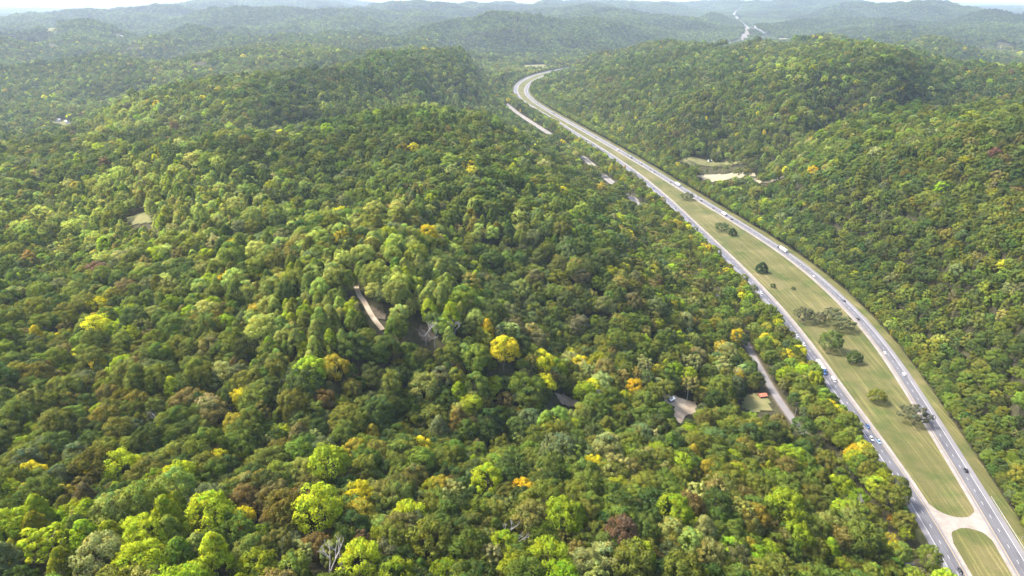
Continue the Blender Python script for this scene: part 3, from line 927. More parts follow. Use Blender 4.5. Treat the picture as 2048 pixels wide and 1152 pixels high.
# patches of a different mix, some putting a slope's shade or light into leaf colour: centre px, radii, angle, strength, weights, share of pointed trees
PATCH = [
 (330,400,230,85,-12,1.0, dict(cone=.62,fresh=.16,lime=.08,mid=.1,pale=.06), .85),
 (480,560,190,60,15,.45, dict(cone=.4,mid=.3,lime=.1,olive=.2), .6),
 (610,660,120,55,-8,1.0, dict(cone=.5,lime=.3,fresh=.2), .85),
 (840,570,150,60,28,1.0, dict(cone=.55,lime=.2,fresh=.15,deep=.1), .85),
 (690,540,90,50,0,.8, dict(cone=.5,fresh=.3,mid=.2), .8),
 (700,470,130,40,10,.6, dict(cone=.3,fresh=.2,khaki=.14,yellow=.02,mid=.34), .4),
 (900,440,140,40,15,.6, dict(cone=.5,fresh=.2,mid=.3), .6),
 (140,450,150,60,0,.5, dict(cone=.35,mid=.4,khaki=.1,olive=.15), .5),
 (180,1085,300,85,0,1.0, dict(cone=.2,lime=.42,bright=.1,fresh=.16,mid=.12), .75),
 (150,960,250,40,0,.5, dict(olive=.35,khaki=.2,brown=.08,yellow=.07,mid=.3), .1),
 (650,1010,260,50,0,.6, dict(brown=.1,olive=.3,khaki=.16,rust=.03,mid=.28,lime=.1,grey=.04), .05),
 (620,930,220,40,0,.5, dict(mid=.3,fresh=.2,lime=.12,olive=.18,grey=.12,khaki=.08), .15),
 (1130,1040,330,80,0,.6, dict(olive=.32,khaki=.12,lime=.12,mid=.22,brown=.04,rust=.015,fresh=.15,gold=.02), .1),
 (1620,1040,170,120,0,.85, dict(olive=.36,lime=.2,fresh=.16,khaki=.1,gold=.03,mid=.15), .15),
 (1370,930,220,60,0,.6, dict(olive=.28,khaki=.2,lime=.1,pale=.08,gold=.04,mid=.3), .1),
 (1110,720,160,55,15,.85, dict(khaki=.2,yellow=.12,pale=.13,olive=.25,lime=.14,mid=.16), .1),
 (1360,730,140,50,0,.8, dict(pale=.24,khaki=.2,lime=.14,olive=.2,mid=.2,gold=.03), .1),
 (1080,570,130,110,20,.9, dict(deep=.62,mid=.26,grey=.12), .1),  # ravine and hill flank: their shade is put into darker leaf colours
 (1250,640,160,100,35,.7, dict(mid=.4,deep=.25,grey=.15,olive=.12,khaki=.08), .1),
 (1380,560,110,130,-30,.6, dict(olive=.25,khaki=.22,mid=.3,lime=.07,gold=.03,pale=.05,brown=.05), .05),
 (200,700,260,140,0,.6, dict(olive=.36,mid=.28,lime=.06,khaki=.1,deep=.12,yellow=.02,brown=.03), .1),
 (640,340,200,60,0,.8, dict(deep=.45,mid=.35,grey=.1,fresh=.1), .2),
 (300,300,250,40,0,.7, dict(deep=.5,mid=.35,olive=.1,brown=.03), .2),
 (790,246,230,20,0,1.0, dict(deep=.55,mid=.45), .3),  # crest shade put into the leaf colour, to bring out the relief
 (800,204,190,17,0,1.0, dict(cone=.35,fresh=.35,mid=.3), .7),  # light green saddle trees, with valley haze also put into their colour
 (270,215,120,32,-38,.9, dict(cone=.5,lime=.2,fresh=.3), .3),  # the flank's sunlit tone is carried by lighter leaf colours
 (420,180,110,30,-10,.6, dict(fresh=.3,khaki=.15,yellow=.05,mid=.4,deep=.1), .2),
 (680,150,220,40,-8,.9, dict(deep=.5,mid=.4,grey=.1), .2),  # second hill's face: shading painted by a darker mix
 (950,150,70,40,0,.5, dict(fresh=.3,mid=.4,khaki=.15,cone=.15), .4),
 (1600,150,150,24,12,.95, dict(lime=.3,cone=.45,fresh=.25), .5),
 (1400,150,150,60,0,.8, dict(deep=.6,mid=.3,grey=.1), .2),  # shaded slope of the right hill, painted with dark leaf colours
 (1800,170,230,60,0,.8, dict(deep=.62,mid=.28,brown=.06,grey=.04), .15),
 (1550,300,120,30,0,.6, dict(fresh=.3,pale=.1,mid=.35,khaki=.15,cone=.1), .4),
 (1680,370,180,40,0,.6, dict(mid=.4,khaki=.1,fresh=.14,olive=.24,deep=.12), .2),
 (1900,300,230,90,0,.7, dict(khaki=.1,olive=.22,mid=.36,deep=.3,pale=.02), .1),
 (2030,330,60,60,0,.8, dict(deep=.5,maroon=.08,brown=.17,mid=.25), 0),
 (1800,500,230,150,30,.95, dict(deep=.46,mid=.34,olive=.1,grey=.06,fresh=.03,khaki=.02), .05),
 (2000,800,150,200,0,.95, dict(deep=.42,mid=.32,olive=.2,brown=.03,khaki=.03), .05),
]

def tree_mix(px, py, rng, edge_left, edge_right):
    n = len(px)
    w = np.tile(np.array([BASE_W[k] for k in NAMES]), (n, 1))
    cone = np.full(n, 0.12)
    for (x, y, rx, ry, ang, st, mix, cs) in PATCH:
        a = math.radians(ang)
        dx, dy = px - x, py - y
        u = (dx * math.cos(a) + dy * math.sin(a)) / rx; v = (-dx * math.sin(a) + dy * math.cos(a)) / ry
        k = st * np.clip(1.35 - (u * u + v * v) * 0.75, 0, 1)
        t = np.array([mix.get(q, 0.0) for q in NAMES]); t = t / t.sum()
        w = w * (1 - k[:, None]) + t * k[:, None]
        cone = cone * (1 - k) + cs * k
    t = dict(fresh=.24, lime=.22, olive=.22, mid=.18, yellow=.05, khaki=.05, gold=.04); t = np.array([t.get(q, 0) for q in NAMES])
    k = edge_left[:, None] * 0.8
    w = w * (1 - k) + t * k
    t = dict(fresh=.12, olive=.2, mid=.45, deep=.2, lime=.03); t = np.array([t.get(q, 0) for q in NAMES])
    k = edge_right[:, None] * 0.6
    w = w * (1 - k) + t * k
    cone = cone * (1 - 0.7 * np.maximum(edge_left, edge_right))
    cw = np.cumsum(w / w.sum(1, keepdims=True), 1)
    pick = np.minimum((cw < rng.random(n)[:, None]).sum(1), len(NAMES) - 1)
    return pick, rng.random(n) < cone

# ------------------------------------------------------------------ where the trees stand
#  landmark trees: pixel of the crown's middle, colour, shape, size, label, short name
LAND = [
 (60,942,'yellow','round',.9,"dark tree with a yellow top above the pointed lime trees at far left","yellow-topped tree at far left"),
 (50,985,'gold','round',.8,"small golden tree beside the left edge","small golden tree by the left edge"),
 (126,980,'gold','round',.8,"orange-gold tree between dark green crowns at lower left","orange-gold tree at lower left"),
 (176,962,'brown','loose',1.0,"bare-looking pinkish brown tree at lower left","pinkish brown tree"),
 (244,946,'bright','round',1.25,"large bright lime tree right of the pinkish brown tree","large bright lime tree"),
 (367,948,'bright','round',1.0,"bright yellow-lime tree with an upright crown at lower left","upright yellow-lime tree"),
 (432,922,'yellow','round',.9,"bright yellow tree on the slope at lower left","bright yellow slope tree"),
 (73,1025,'lime','cone',1.0,"lime pointed tree, tallest of those near the left edge","tall lime pointed tree"),
 (15,1058,'lime','round',1.1,"yellow-lime tree cut by the left edge of the photo","lime tree cut by the left edge"),
 (105,1092,'bright','loose',1.3,"big ragged yellow-lime tree near the bottom left corner","ragged yellow-lime tree"),
 (172,1034,'lime','cone',1.0,"lime dome-topped pointed tree at the bottom left","dome-topped lime tree"),
 (13,1125,'grey','cone',1.1,"greyish green pointed tree in the bottom left corner","greyish corner tree"),
 (160,1066,'mid','cone',1.0,"mid green pointed tree amid the lime trees at bottom left","mid green pointed tree"),
 (199,1012,'gold','cone',.7,"small golden-green pointed tree above the lime pointed trees","small golden pointed tree"),
 (283,1010,'fresh','round',1.25,"tall leafy green tree right of the lime pointed trees","tall leafy green tree"),
 (296,1082,'bright','round',1.1,"bright lime tree with two round lobes near the bottom left","two-lobed lime tree"),
 (278,1135,'bright','round',1.1,"bright lime tree cut by the bottom edge at lower left","lime tree on the bottom edge"),
 (188,1128,'pale','round',1.1,"pale lime round tree near the bottom edge","pale lime round tree"),
 (419,1050,'bright','round',1.35,"broad feathery bright green tree at lower left","broad feathery bright tree"),
 (432,1122,'bright','cone',1.2,"bright lime pointed tree standing over the bottom edge","lime pointed tree on the bottom edge"),
 (485,1022,'yellow','round',.7,"small yellow tree beside a rust tree","small yellow tree by the rust tree"),
 (498,1000,'rust','round',1.0,"rust tree left of the wide brown crowns","rust tree"),
 (596,874,'brown','cone',1.15,"tall rust-brown tree standing above the green slope","tall rust-brown tree"),
 (539,884,'pale','loose',.8,"thin pale yellow tree with a white trunk","thin pale yellow tree"),
 (741,864,'gold','cone',.9,"narrow golden tree on the middle slope","narrow golden tree"),
 (702,898,'gold','round',.9,"golden-topped tree left of the narrow golden tree's foot","golden-topped tree"),
 (846,906,'yellow','round',1.15,"vivid yellow tree in the lower middle of the forest","vivid yellow tree"),
 (649,912,'grey','round',1.25,"rounded grey-green tree in the lower middle of the forest","rounded grey-green tree"),
 (558,958,'fresh','round',1.05,"fresh green round tree left of the big lime-yellow tree","fresh green round tree"),
 (662,944,'lime','round',1.5,"big spreading lime-yellow tree, broad as two","big spreading lime tree"),
 (596,1008,'rust','round',1.1,"wide brown tree above the brilliant lime tree","wide brown tree"),
 (545,1005,'brown','round',1.1,"brown tree left of the wide brown tree","left brown tree"),
 (641,1042,'bright','round',1.4,"brilliant lime tree, broadest of the bottom middle","brilliant lime tree"),
 (812,1038,'bright','round',1.15,"brilliant yellow-lime dome low in the middle","brilliant yellow dome"),
 (715,1032,'gold','round',1.0,"golden tree between the two brilliant lime trees","golden tree between lime trees"),
 (723,1090,'maroon','loose',.9,"maroon half-bare tree near the bottom edge","maroon tree"),
 (631,1083,'rust','round',.9,"dark rust tree below the brilliant lime tree","dark rust tree"),
 (715,1138,'bright','round',1.15,"lime dome tree on the bottom edge right of the white bare tree","lime dome on the bottom edge"),
 (977,967,'bright','round',1.2,"bright lime tree spreading above a dark hollow","bright lime tree by the hollow"),
 (885,972,'gold','round',.95,"pale golden tree in the lower middle","pale golden tree"),
 (911,994,'pale','loose',1.1,"cream pale tree below the pale golden tree","cream pale tree"),
 (864,1100,'olive','round',1.3,"big olive tree near the bottom middle","big olive tree"),
 (575,1132,'fresh','round',1.0,"fresh green tree on the bottom edge left of the white bare tree","fresh green tree on the bottom edge"),
 (1181,936,'yellow','round',1.0,"brilliant yellow tree, brightest right of the middle","brilliant yellow tree"),
 (1385,908,'gold','cone',1.1,"tall pale gold tree at lower right","tall pale gold tree"),
 (1320,910,'lime','round',1.0,"lime-yellow round tree left of the tall pale gold tree","lime-yellow round tree"),
 (1220,908,'pale','round',1.3,"large pale lime tree behind the brilliant yellow tree","large pale lime tree"),
 (1037,974,'orange','round',1.0,"orange-gold tree left of the big grey-green tree","orange-gold tree in the middle"),
 (1414,938,'gold','round',.9,"small gold dome at lower right","small gold dome"),
 (1380,1016,'rust','round',1.15,"rust-brown round tree at lower right","rust-brown round tree"),
 (1236,1080,'maroon','round',1.2,"wide maroon-brown tree in the bottom right forest","wide maroon tree"),
 (1131,1048,'lime','round',1.2,"lime tree with a rounded top right of the tan-gold tree","rounded lime tree"),
 (1060,1043,'khaki','round',1.15,"tan-gold tree above the pale bare tree","tan-gold tree"),
 (1115,1008,'brown','round',.95,"brown tree under the orange-gold tree","brown tree under the gold"),
 (1343,1038,'lime','round',1.2,"yellow-olive tree with a shaggy crown at lower right","shaggy yellow-olive tree"),
 (1401,1042,'bright','round',.8,"small lime-yellow tree under the rust-brown round tree","small lime-yellow tree"),
 (1411,1068,'pale','cone',1.1,"pointed green tree with a golden top","gold-topped pointed tree"),
 (1359,1124,'brown','round',.9,"brown tree near the bottom edge at right","brown tree near the bottom edge"),
 (1215,1118,'pale','round',1.2,"pale cream-green dome near the bottom edge","cream-green dome"),
 (1280,1120,'bright','round',1.1,"yellow-green dome beside the cream-green dome","yellow-green dome"),
 (1170,1133,'pale','round',1.0,"pale lime tree on the bottom edge","pale lime tree on the bottom edge"),
 (1089,1130,'lime','round',1.2,"lime-olive tree on the bottom edge","lime-olive tree on the bottom edge"),
 (1110,922,'grey','round',1.6,"very big grey-green tree left of the brilliant yellow tree","very big grey-green tree"),
 (1600,1080,'lime','round',1.2,"bright olive-lime tree near the bottom right of the forest","bright olive-lime tree"),
 (1570,1030,'lime','round',1.4,"tall yellow-green tree at the lower right","tall yellow-green tree"),
 (1775,1000,'olive','round',1.3,"round olive tree overhanging the highway shoulder","round olive tree by the highway"),
 (1717,1010,'gold','loose',.7,"small golden tree beside the frontage road","small golden roadside tree"),
 (349,775,'bright','cone',1.0,"upright yellow-lime tree on the left slope","upright lime tree of the left slope"),
 (215,622,'gold','round',.8,"small gold tree on the left slope","small gold tree"),
 (283,735,'rust','round',1.0,"rust tree on the left slope","rust tree of the left slope"),
 (437,830,'brown','round',1.15,"brown tree on the left slope","brown tree of the left slope"),
 (471,848,'gold','round',.9,"gold tree right of the brown slope tree","gold tree of the left slope"),
 (424,608,'lime','round',.9,"lime tree on the left slope","lime tree of the left slope"),
 (242,733,'lime','round',1.1,"lime round tree on the left slope","lime round tree of the left slope"),
 (388,793,'yellow','round',.9,"yellow tree on the left slope","yellow tree of the left slope"),
 (474,793,'yellow','round',.9,"yellow tree far on the left slope","second yellow slope tree"),
 (668,738,'gold','round',1.25,"big dark gold tree in mid forest","big dark gold tree"),
 (839,628,'maroon','round',1.0,"red-brown tree beside the cut brush","red-brown tree"),
 (1008,710,'yellow','round',1.35,"big yellow tree in mid forest","big yellow tree"),
 (986,760,'bright','round',.9,"yellow-lime tree below the big yellow tree","yellow-lime tree in mid forest"),
 (868,803,'gold','round',.7,"small gold tree in mid forest","small gold tree in mid forest"),
 (1269,772,'orange','round',.95,"vivid orange tree above the bare clearing","vivid orange tree"),
 (1477,752,'gold','loose',.9,"gold tree near the farm yard","gold tree near the yard"),
 (1294,733,'pale','loose',1.25,"big pale cream tree behind the clearing","big pale cream tree"),
 (1391,738,'pale','loose',1.3,"tall cream tree with a white trunk behind the clearing","tall cream tree"),
 (1372,722,'pale','loose',1.0,"shorter cream tree left of the tall cream tree","shorter cream tree"),
 (1112,735,'lime','round',1.1,"yellow-lime tree on the spur","yellow-lime spur tree"),
 (1168,785,'lime','round',1.1,"yellow-green tree beside the dirt bank","yellow-green tree by the bank"),
 (1147,845,'bright','round',.8,"narrow yellow-lime tree in front of the dirt bank","narrow yellow-lime tree"),
 (1109,878,'olive','round',1.3,"broad brown-olive tree behind the very big grey-green tree","brown-olive tree"),
 (825,299,'yellow','round',1.0,"",""),(208,326,'maroon','round',1.1,"",""),(680,477,'gold','loose',1.0,"",""),(850,602,'cone','cone',1.0,"",""),
 (646,283,'orange','round',.7,"",""),(310,158,'yellow','round',1.0,"",""),(1368,628,'bright','round',.9,"",""),(1100,450,'cone','cone',1,"",""),(1530,412,'bright','round',1.3,"",""),
]
DEAD = [(104,654,1.0),(316,607,.9),(104,768,.6),(310,846,1.0),(157,893,.9),(796,962,1.0),(657,1134,1.25),(1008,1082,1.2),(908,650,1.1),(851,660,1.1),(868,664,.9),(1198,787,1.2),(629,1082,.5),(1130,1,0)][:-1]

lx, ly = raycast([l[0] for l in LAND], [l[1] for l in LAND], 12.5)
ddx, ddy = raycast([d[0] for d in DEAD], [d[1] for d in DEAD], 11.0)

def hexgrid(s, y0, y1, half=0.80, jitter=0.36):
    ys = np.arange(y0, y1, s * 0.866)
    X, Y = [], []
    for k, yv in enumerate(ys):
        w = yv * half + 120
        xs = np.arange(-w, w, s) + (k % 2) * s / 2
        X.append(xs); Y.append(np.full(len(xs), yv))
    X = np.concatenate(X); Y = np.concatenate(Y)
    return X + RNG.uniform(-jitter, jitter, len(X)) * s, Y + RNG.uniform(-jitter, jitter, len(X)) * s

NEAR_END = 3700.0
ax, ay = hexgrid(7.2, 90, 900)
bx_, by_ = hexgrid(8.5, 900, NEAR_END)
tx = np.r_[ax, bx_]; ty = np.r_[ay, by_]
for off_, jit in ((17.0, 1.0), (21.5, 2.0)):              # a closed edge of the wood along the right verge
    q = resample(offset(RC, off_), 4.6); q = q[q[:, 1] < 2600]
    tx = np.r_[tx, q[:, 0] + RNG.normal(0, jit, len(q))]; ty = np.r_[ty, q[:, 1] + RNG.normal(0, jit, len(q))]
# keep clear of the landmark and dead trees
keep = np.ones(len(tx), bool)
for x, y, s in list(zip(lx, ly, [l[4] for l in LAND])) + [(a, b, 0.8) for a, b in zip(ddx, ddy)]:
    keep &= (tx - x) ** 2 + (ty - y) ** 2 > (6.7 * s) ** 2
tx, ty = tx[keep], ty[keep]
nland = len(LAND)
tx = np.r_[lx, tx]; ty = np.r_[ly, ty]
scale = np.where(RNG.random(len(tx)) < 0.08, RNG.uniform(1.05, 1.28, len(tx)), RNG.uniform(0.62, 1.08, len(tx))) * (1 + 0.12 * RNG.standard_normal(len(tx)).clip(-1.5, 2))
scale[:nland] = [l[4] * 1.02 for l in LAND]
d1, s1, _ = dist_to(LC, tx, ty, 1); d2, s2, _ = dist_to(RC, tx, ty, 1); d3, s3, _ = dist_to(FR, tx, ty, 1)
inside = (s1 > 0) & (s2 < 0) & (d1 < 140) & (d2 < 140)
left = s1 < 0
ok = ~inside & (d1 > 12.5 + 2.5 * vnoise(tx / 30, ty / 30, 5)) & (d2 > 15.0) & (d3 > np.where(ty < 330, 3.3, 5.5))
for p in FIELDS:
    ok &= ~in_poly(tx, ty, p)
for p, hw in TRACKS:
    dd, _, _ = dist_to(p, tx, ty, 1)
    ok &= dd > hw + 1.0
th_ = height(tx, ty)
edge_l = np.where(left, smooth01((62 - d1) / 30), 0.0)
edge_r = np.where(~left, smooth01((46 - d2) / 20), 0.0)
strip_lr = left & (d1 < 45)
free = np.arange(len(tx)) >= nland
scale = np.where(free & (edge_l > 0.4), scale * np.where(ty < 600, RNG.uniform(0.8, 1.1, len(tx)), RNG.uniform(0.55, 0.9, len(tx))), scale)
scale = np.where(free & strip_lr, np.minimum(scale, np.where(ty < 600, 1.0, 0.74)), scale)
scale = np.where(free & (edge_r > 0.3), scale * 0.82, scale)
scale = np.where(free & ~left & (d2 < 25), np.clip(scale, 0.5, 0.72), scale)
# nothing hides the open ground: drop trees that stand between it and the lookout
tpx, tpy, tdep = project(tx, ty, th_ + 12.5 * scale)
trx = F * 6.0 * scale / tdep; trz = trx * 1.05
CP = np.array(CLEAR_PTS)
cpx, cpy, cdep = project(CP[:, 0], CP[:, 1], CP[:, 2])
order = np.argsort(cpy)
blocked = np.zeros(len(tx), bool)
cell = {}
for i, (x, y) in enumerate(zip(cpx, cpy)):
    cell.setdefault((int(x // 40), int(y // 40)), []).append(i)
cand = np.where(ok & (tpx > -100) & (tpx < 2200))[0]
for i in cand:
    X0, Y0 = int((tpx[i] - trx[i]) // 40), int((tpy[i] - trz[i]) // 40)
    X1, Y1 = int((tpx[i] + trx[i]) // 40), int((tpy[i] + trz[i] * 1.6) // 40)
    hit = False
    for a in range(X0, X1 + 1):
        for b in range(Y0, Y1 + 1):
            for j in cell.get((a, b), ()):
                if cdep[j] > tdep[i] - 2:
                    ex = (cpx[j] - tpx[i]) / trx[i]; ey = (cpy[j] - tpy[i]) / trz[i]
                    if ex * ex + ey * ey < 0.8:
                        hit = True; break
            if hit: break
        if hit: break
    blocked[i] = hit
blocked[:nland] &= np.array([l[5] == "" for l in LAND])
ok &= ~blocked
sel = np.where(ok)[0]
is_land = sel < nland
land_id = np.where(is_land, sel, -1)
tx, ty, th_, scale = tx[sel], ty[sel], th_[sel], scale[sel]
edge_l, edge_r = edge_l[sel], edge_r[sel]
tpx, tpy, tdep = tpx[sel], tpy[sel], tdep[sel]
NTREE = len(tx)
pick, cone = tree_mix(tpx, tpy, RNG, edge_l, edge_r)
kind = np.where(cone, 4 + RNG.integers(0, 3, NTREE), RNG.integers(0, 4, NTREE))
pk = np.array([NAMES[i] in ('pale', 'khaki', 'brown') for i in pick])
kind = np.where(pk & (RNG.random(NTREE) < 0.45), 7 + RNG.integers(0, 2, NTREE), kind)
for i in np.where(land_id >= 0)[0]:
    l = LAND[land_id[i]]
    pick[i] = NAMES.index(l[2])
    kind[i] = {'round': 0, 'cone': 4, 'loose': 7}[l[3]] + (land_id[i] % {'round': 4, 'cone': 3, 'loose': 2}[l[3]])
drift = fbm(tx / 170, ty / 170, 51, 2)
tint = PALA[pick] * (1 + 0.55 * drift)[:, None] * np.c_[1 + 0.18 * fbm(tx / 240, ty / 240, 61, 2), np.ones((NTREE, 2))] * RNG.uniform(0.78, 1.28, NTREE)[:, None] * (1 + RNG.normal(0, 0.07, (NTREE, 3)))
tint[land_id >= 0] = PALA[pick[land_id >= 0]]
tint = np.clip(tint * np.array([1.42, 1.42, 1.15]), 0.004, 0.6)
rotz = RNG.uniform(0, 2 * math.pi, NTREE)
scale = np.where((kind >= 4) & (kind <= 6) & (land_id < 0), scale * 0.88, scale)
scl = np.c_[scale * RNG.uniform(0.92, 1.12, NTREE), scale * RNG.uniform(0.92, 1.12, NTREE), scale * RNG.uniform(0.9, 1.12, NTREE)]
pos = np.c_[tx, ty, th_]

# which 300 show largest: paint far to near and count what stays visible
def visible_counts():
    W_, H_ = 1024, 576
    buf = np.full((H_, W_), -1, int)
    near = np.where((tdep < 900) & (tpx > -60) & (tpx < 2110) & (tpy < 1230))[0]
    for i in near[np.argsort(-tdep[near])]:
        r = F * 5.6 * scale[i] / tdep[i] / 2
        x, y = tpx[i] / 2, tpy[i] / 2
        x0, x1, y0, y1 = int(max(x - r, 0)), int(min(x + r + 1, W_)), int(max(y - r, 0)), int(min(y + r + 1, H_))
        if x1 <= x0 or y1 <= y0: continue
        yy, xx = np.mgrid[y0:y1, x0:x1]
        m = (xx - x) ** 2 + (yy - y) ** 2 < r * r
        buf[y0:y1, x0:x1][m] = i
    return np.bincount(buf[buf >= 0].ravel(), minlength=NTREE)
vis = visible_counts()
IND = np.argsort(-vis)[:300]
is_ind = np.zeros(NTREE, bool); is_ind[IND] = True

# ------------------------------------------------------------------ the 300 trees that show largest: each a thing with trunk and crown
P0 = proto_set(0)
CROWN = [crown_mesh("crown", g) for g in P0]
TRUNK = [trunk_mesh("trunk", np.random.default_rng(200 + i), M_WHITE_BARK if s == 'loose' else M_BARK, 12.5, 0.30 if s != 'loose' else 0.24, 17.0) for i, s in enumerate(SH)]
COLWORD = {'deep': 'dark green', 'mid': 'mid green', 'fresh': 'fresh green', 'olive': 'olive', 'khaki': 'tan-olive', 'lime': 'lime green', 'bright': 'bright lime',
           'yellow': 'yellow', 'gold': 'golden', 'orange': 'orange', 'rust': 'rust', 'brown': 'brown', 'maroon': 'maroon', 'pale': 'pale cream-green', 'grey': 'grey-green', 'cone': 'light green'}
used_labels = {}
marks = [(i, LAND[land_id[i]]) for i in np.where((land_id >= 0) & is_ind)[0] if LAND[land_id[i]][5]]
LABEL = {}
for i, l in marks:
    LABEL[i] = l[5]; used_labels[l[5]] = i
mx_ = np.array([tpx[i] for i, _ in marks]); my_ = np.array([tpy[i] for i, _ in marks])
for i in sorted((j for j in IND if j not in LABEL), key=lambda j: (tpx[j] ** 2 + tpy[j] ** 2) * 0 + j):
    form = 'pointed' if 4 <= kind[i] <= 6 else ('loose-crowned' if kind[i] >= 7 else 'rounded')
    size = 'big ' if scale[i] > 1.15 else ('small ' if scale[i] < 0.75 else '')
    dxm, dym = tpx[i] - mx_, tpy[i] - my_
    done = False
    for j in np.argsort(dxm ** 2 + (1.3 * dym) ** 2)[:14]:
        if abs(dxm[j]) > abs(dym[j]): rel = "left of" if dxm[j] < 0 else "right of"
        else: rel = "behind" if dym[j] < 0 else "in front of"
        t = f"{size}{COLWORD[NAMES[pick[i]]]} {form} tree {rel} the {marks[j][1][6]}"
        if t not in used_labels and len(t.split()) <= 16:
            used_labels[t] = i; LABEL[i] = t; done = True; break
    if not done:
        print("nolabel", i, t); LABEL[i] = t
for i in IND:
    root = empty("broadleaf_tree", tuple(pos[i]), rotz[i])
    root.scale = tuple(scl[i])
    tag(root, LABEL[i], "tree", "broadleaf trees of the near forest")
    cr = bpy.data.objects.new("crown", CROWN[kind[i]]); COL.objects.link(cr); cr.parent = root
    cr["tint"] = [float(v) for v in tint[i]]
    tr = bpy.data.objects.new("trunk", TRUNK[kind[i]]); COL.objects.link(tr); tr.parent = root

# ------------------------------------------------------------------ the rest of the wood: one mass
rest = np.where(~is_ind)[0]
dist = np.hypot(tx, ty)
T0 = [limb_tubes(trunk_segs(np.random.default_rng(200 + i), 12.5, 0.30, 17.0), 5) for i in range(len(SH))]
a = rest[dist[rest] < 620]
scatter("forest", P0, kind[a], pos[a], np.c_[np.zeros((len(a), 2)), rotz[a]], scl[a], tint[a], trunks=T0)
a = rest[(dist[rest] >= 620) & (dist[rest] < 1350)]
scatter("hillside_forest", proto_set(1), kind[a], pos[a], np.c_[np.zeros((len(a), 2)), rotz[a]], scl[a], tint[a])
a = rest[dist[rest] >= 1350]
scatter("valley_forest", proto_set(2), kind[a], pos[a], np.c_[np.zeros((len(a), 2)), rotz[a]], scl[a], tint[a])

# far hills: small stands of crowns set on the slopes
def stand_geo(seed):
    rng = np.random.default_rng(seed)
    V, Fc, LN, CF = [], [], [], []
    k = 0
    xs, ys = np.meshgrid(np.arange(-27.5, 28, 11), np.arange(-27.5, 28, 11))
    for x, y in zip(xs.ravel(), ys.ravel()):
        s = rng.uniform(0.7, 1.4)
        v, f, ln, cf = crown_geo(rng, 'cone' if rng.random() < 0.2 else 'round', 9, 5, 2.3, 6.4, 5.0, 18.0)
        v = v * s + np.array([x + rng.uniform(-3.5, 3.5), y + rng.uniform(-3.5, 3.5), 0])
        w = PALA[NAMES.index(rng.choice(['deep', 'mid', 'mid', 'olive', 'grey', 'fresh', 'khaki'], p=[.25, .2, .2, .13, .1, .08, .04]))] / PALA[1]
        V.append(v); Fc.append(f + k); LN.append(ln); CF.append(cf * w * rng.uniform(0.6, 1.35)); k += len(v)
    return np.concatenate(V), np.concatenate(Fc), np.concatenate(LN), np.concatenate(CF)
fx, fy = hexgrid(62.0, NEAR_END, 14500, 0.85, 0.12)
fh = height(fx, fy)
keepf = np.ones(len(fx), bool)
for p in FIELDS:
    keepf &= ~in_poly(fx, fy, p)
for p, hw in TRACKS:
    if np.hypot(*p[0]) > 2500:
        dd, _, _ = dist_to(p, fx, fy, 1); keepf &= dd > hw + 18
for line, off in ((LC, 45), (RC, 45)):
    dd, _, _ = dist_to(line, fx, fy, 2); keepf &= dd > off
fx, fy, fh = fx[keepf], fy[keepf], fh[keepf]
e = 20.0
gxs = (height(fx + e, fy) - height(fx - e, fy)) / (2 * e); gys = (height(fx, fy + e) - height(fx, fy - e)) / (2 * e)
nf = len(fx)
frot = np.c_[np.arctan(gys), -np.arctan(gxs), RNG.integers(0, 4, nf) * math.pi / 2 * 0]
ft = PALA[1] * np.array([1.2, 1.25, 1.1]) * RNG.uniform(0.85, 1.2, nf)[:, None] * (1 + 1.1 * fbm(fx / 420, fy / 420, 21))[:, None]
scatter("distant_forest", [stand_geo(s) for s in (1, 2, 3, 4)], RNG.integers(0, 4, nf), np.c_[fx, fy, fh - 1.0], frot, np.ones((nf, 3)), ft)

# ------------------------------------------------------------------ dead trees
def dead_mesh(seed, hgt=17.0, spread=1.0, r=0.34):
    rng = np.random.default_rng(seed)
    segs = []
    def grow(p, d, L, r, lev):
        n = 3
        for i in range(n):
            q = p + d * L / n
            segs.append((p, q, r * (1 - 0.25 * i / n), r * (1 - 0.25 * (i + 1) / n)))
            p = q; d = unit(d + rng.normal(0, 0.1, 3) + np.array([0, 0, 0.04]))
        if lev < 4:
            for k in range(3 if lev < 3 else 2):
                a = rng.uniform(0, 6.28)
                nd = unit(d * 0.9 + np.array([math.cos(a), math.sin(a), 0.15]) * spread * rng.uniform(0.5, 0.9))
                grow(p - d * rng.uniform(0, L * 0.35), nd, L * rng.uniform(0.5, 0.72), r * 0.58, lev + 1)
    grow(np.array([0, 0, -1.0]), np.array([0.04, 0.02, 1.0]), hgt * 0.46, r, 0)
    v, f = limb_tubes(segs, 5)
    me = mesh_np("branches", v, f); me.materials.append(M_SNAG); me.shade_smooth()
    return me
DEADM = [dead_mesh(31), dead_mesh(32, 18, 0.7), dead_mesh(33, 16, 1.3)]
DEAD_LABEL = ["pale dead tree with forked bare limbs on the left slope", "thin bare tree among green crowns upper on the left slope", "small white snag low on the left edge slope",
 "bushy grey dead tree right of the left slope's rust tree", "grey bare tree above the lower left pink-brown tree", "small dark-grey dead tree in the lower middle",
 "white bare tree on the bottom edge, brightest of the dead trees", "wide pale bare tree near the bottom edge, right of middle", "tall white-limbed dead tree right of the red-brown tree",
 "tall bare trunk beside the cut brush", "broken bare trunk right of the tall bare trunk by the brush", "dead tree with thick white limbs left of the vivid orange tree", "short white snag beside the dark rust tree"]
dh = height(ddx, ddy)
for i, (x, y) in enumerate(zip(ddx, ddy)):
    o = bpy.data.objects.new("dead_tree", DEADM[i % 3]); COL.objects.link(o)
    o.location = (x, y, dh[i]); o.rotation_euler = (0, 0, i * 1.7); s = DEAD[i][2] * 1.1; o.scale = (s, s, s)
    tag(o, DEAD_LABEL[i], "dead tree", "bare dead trees in the forest")

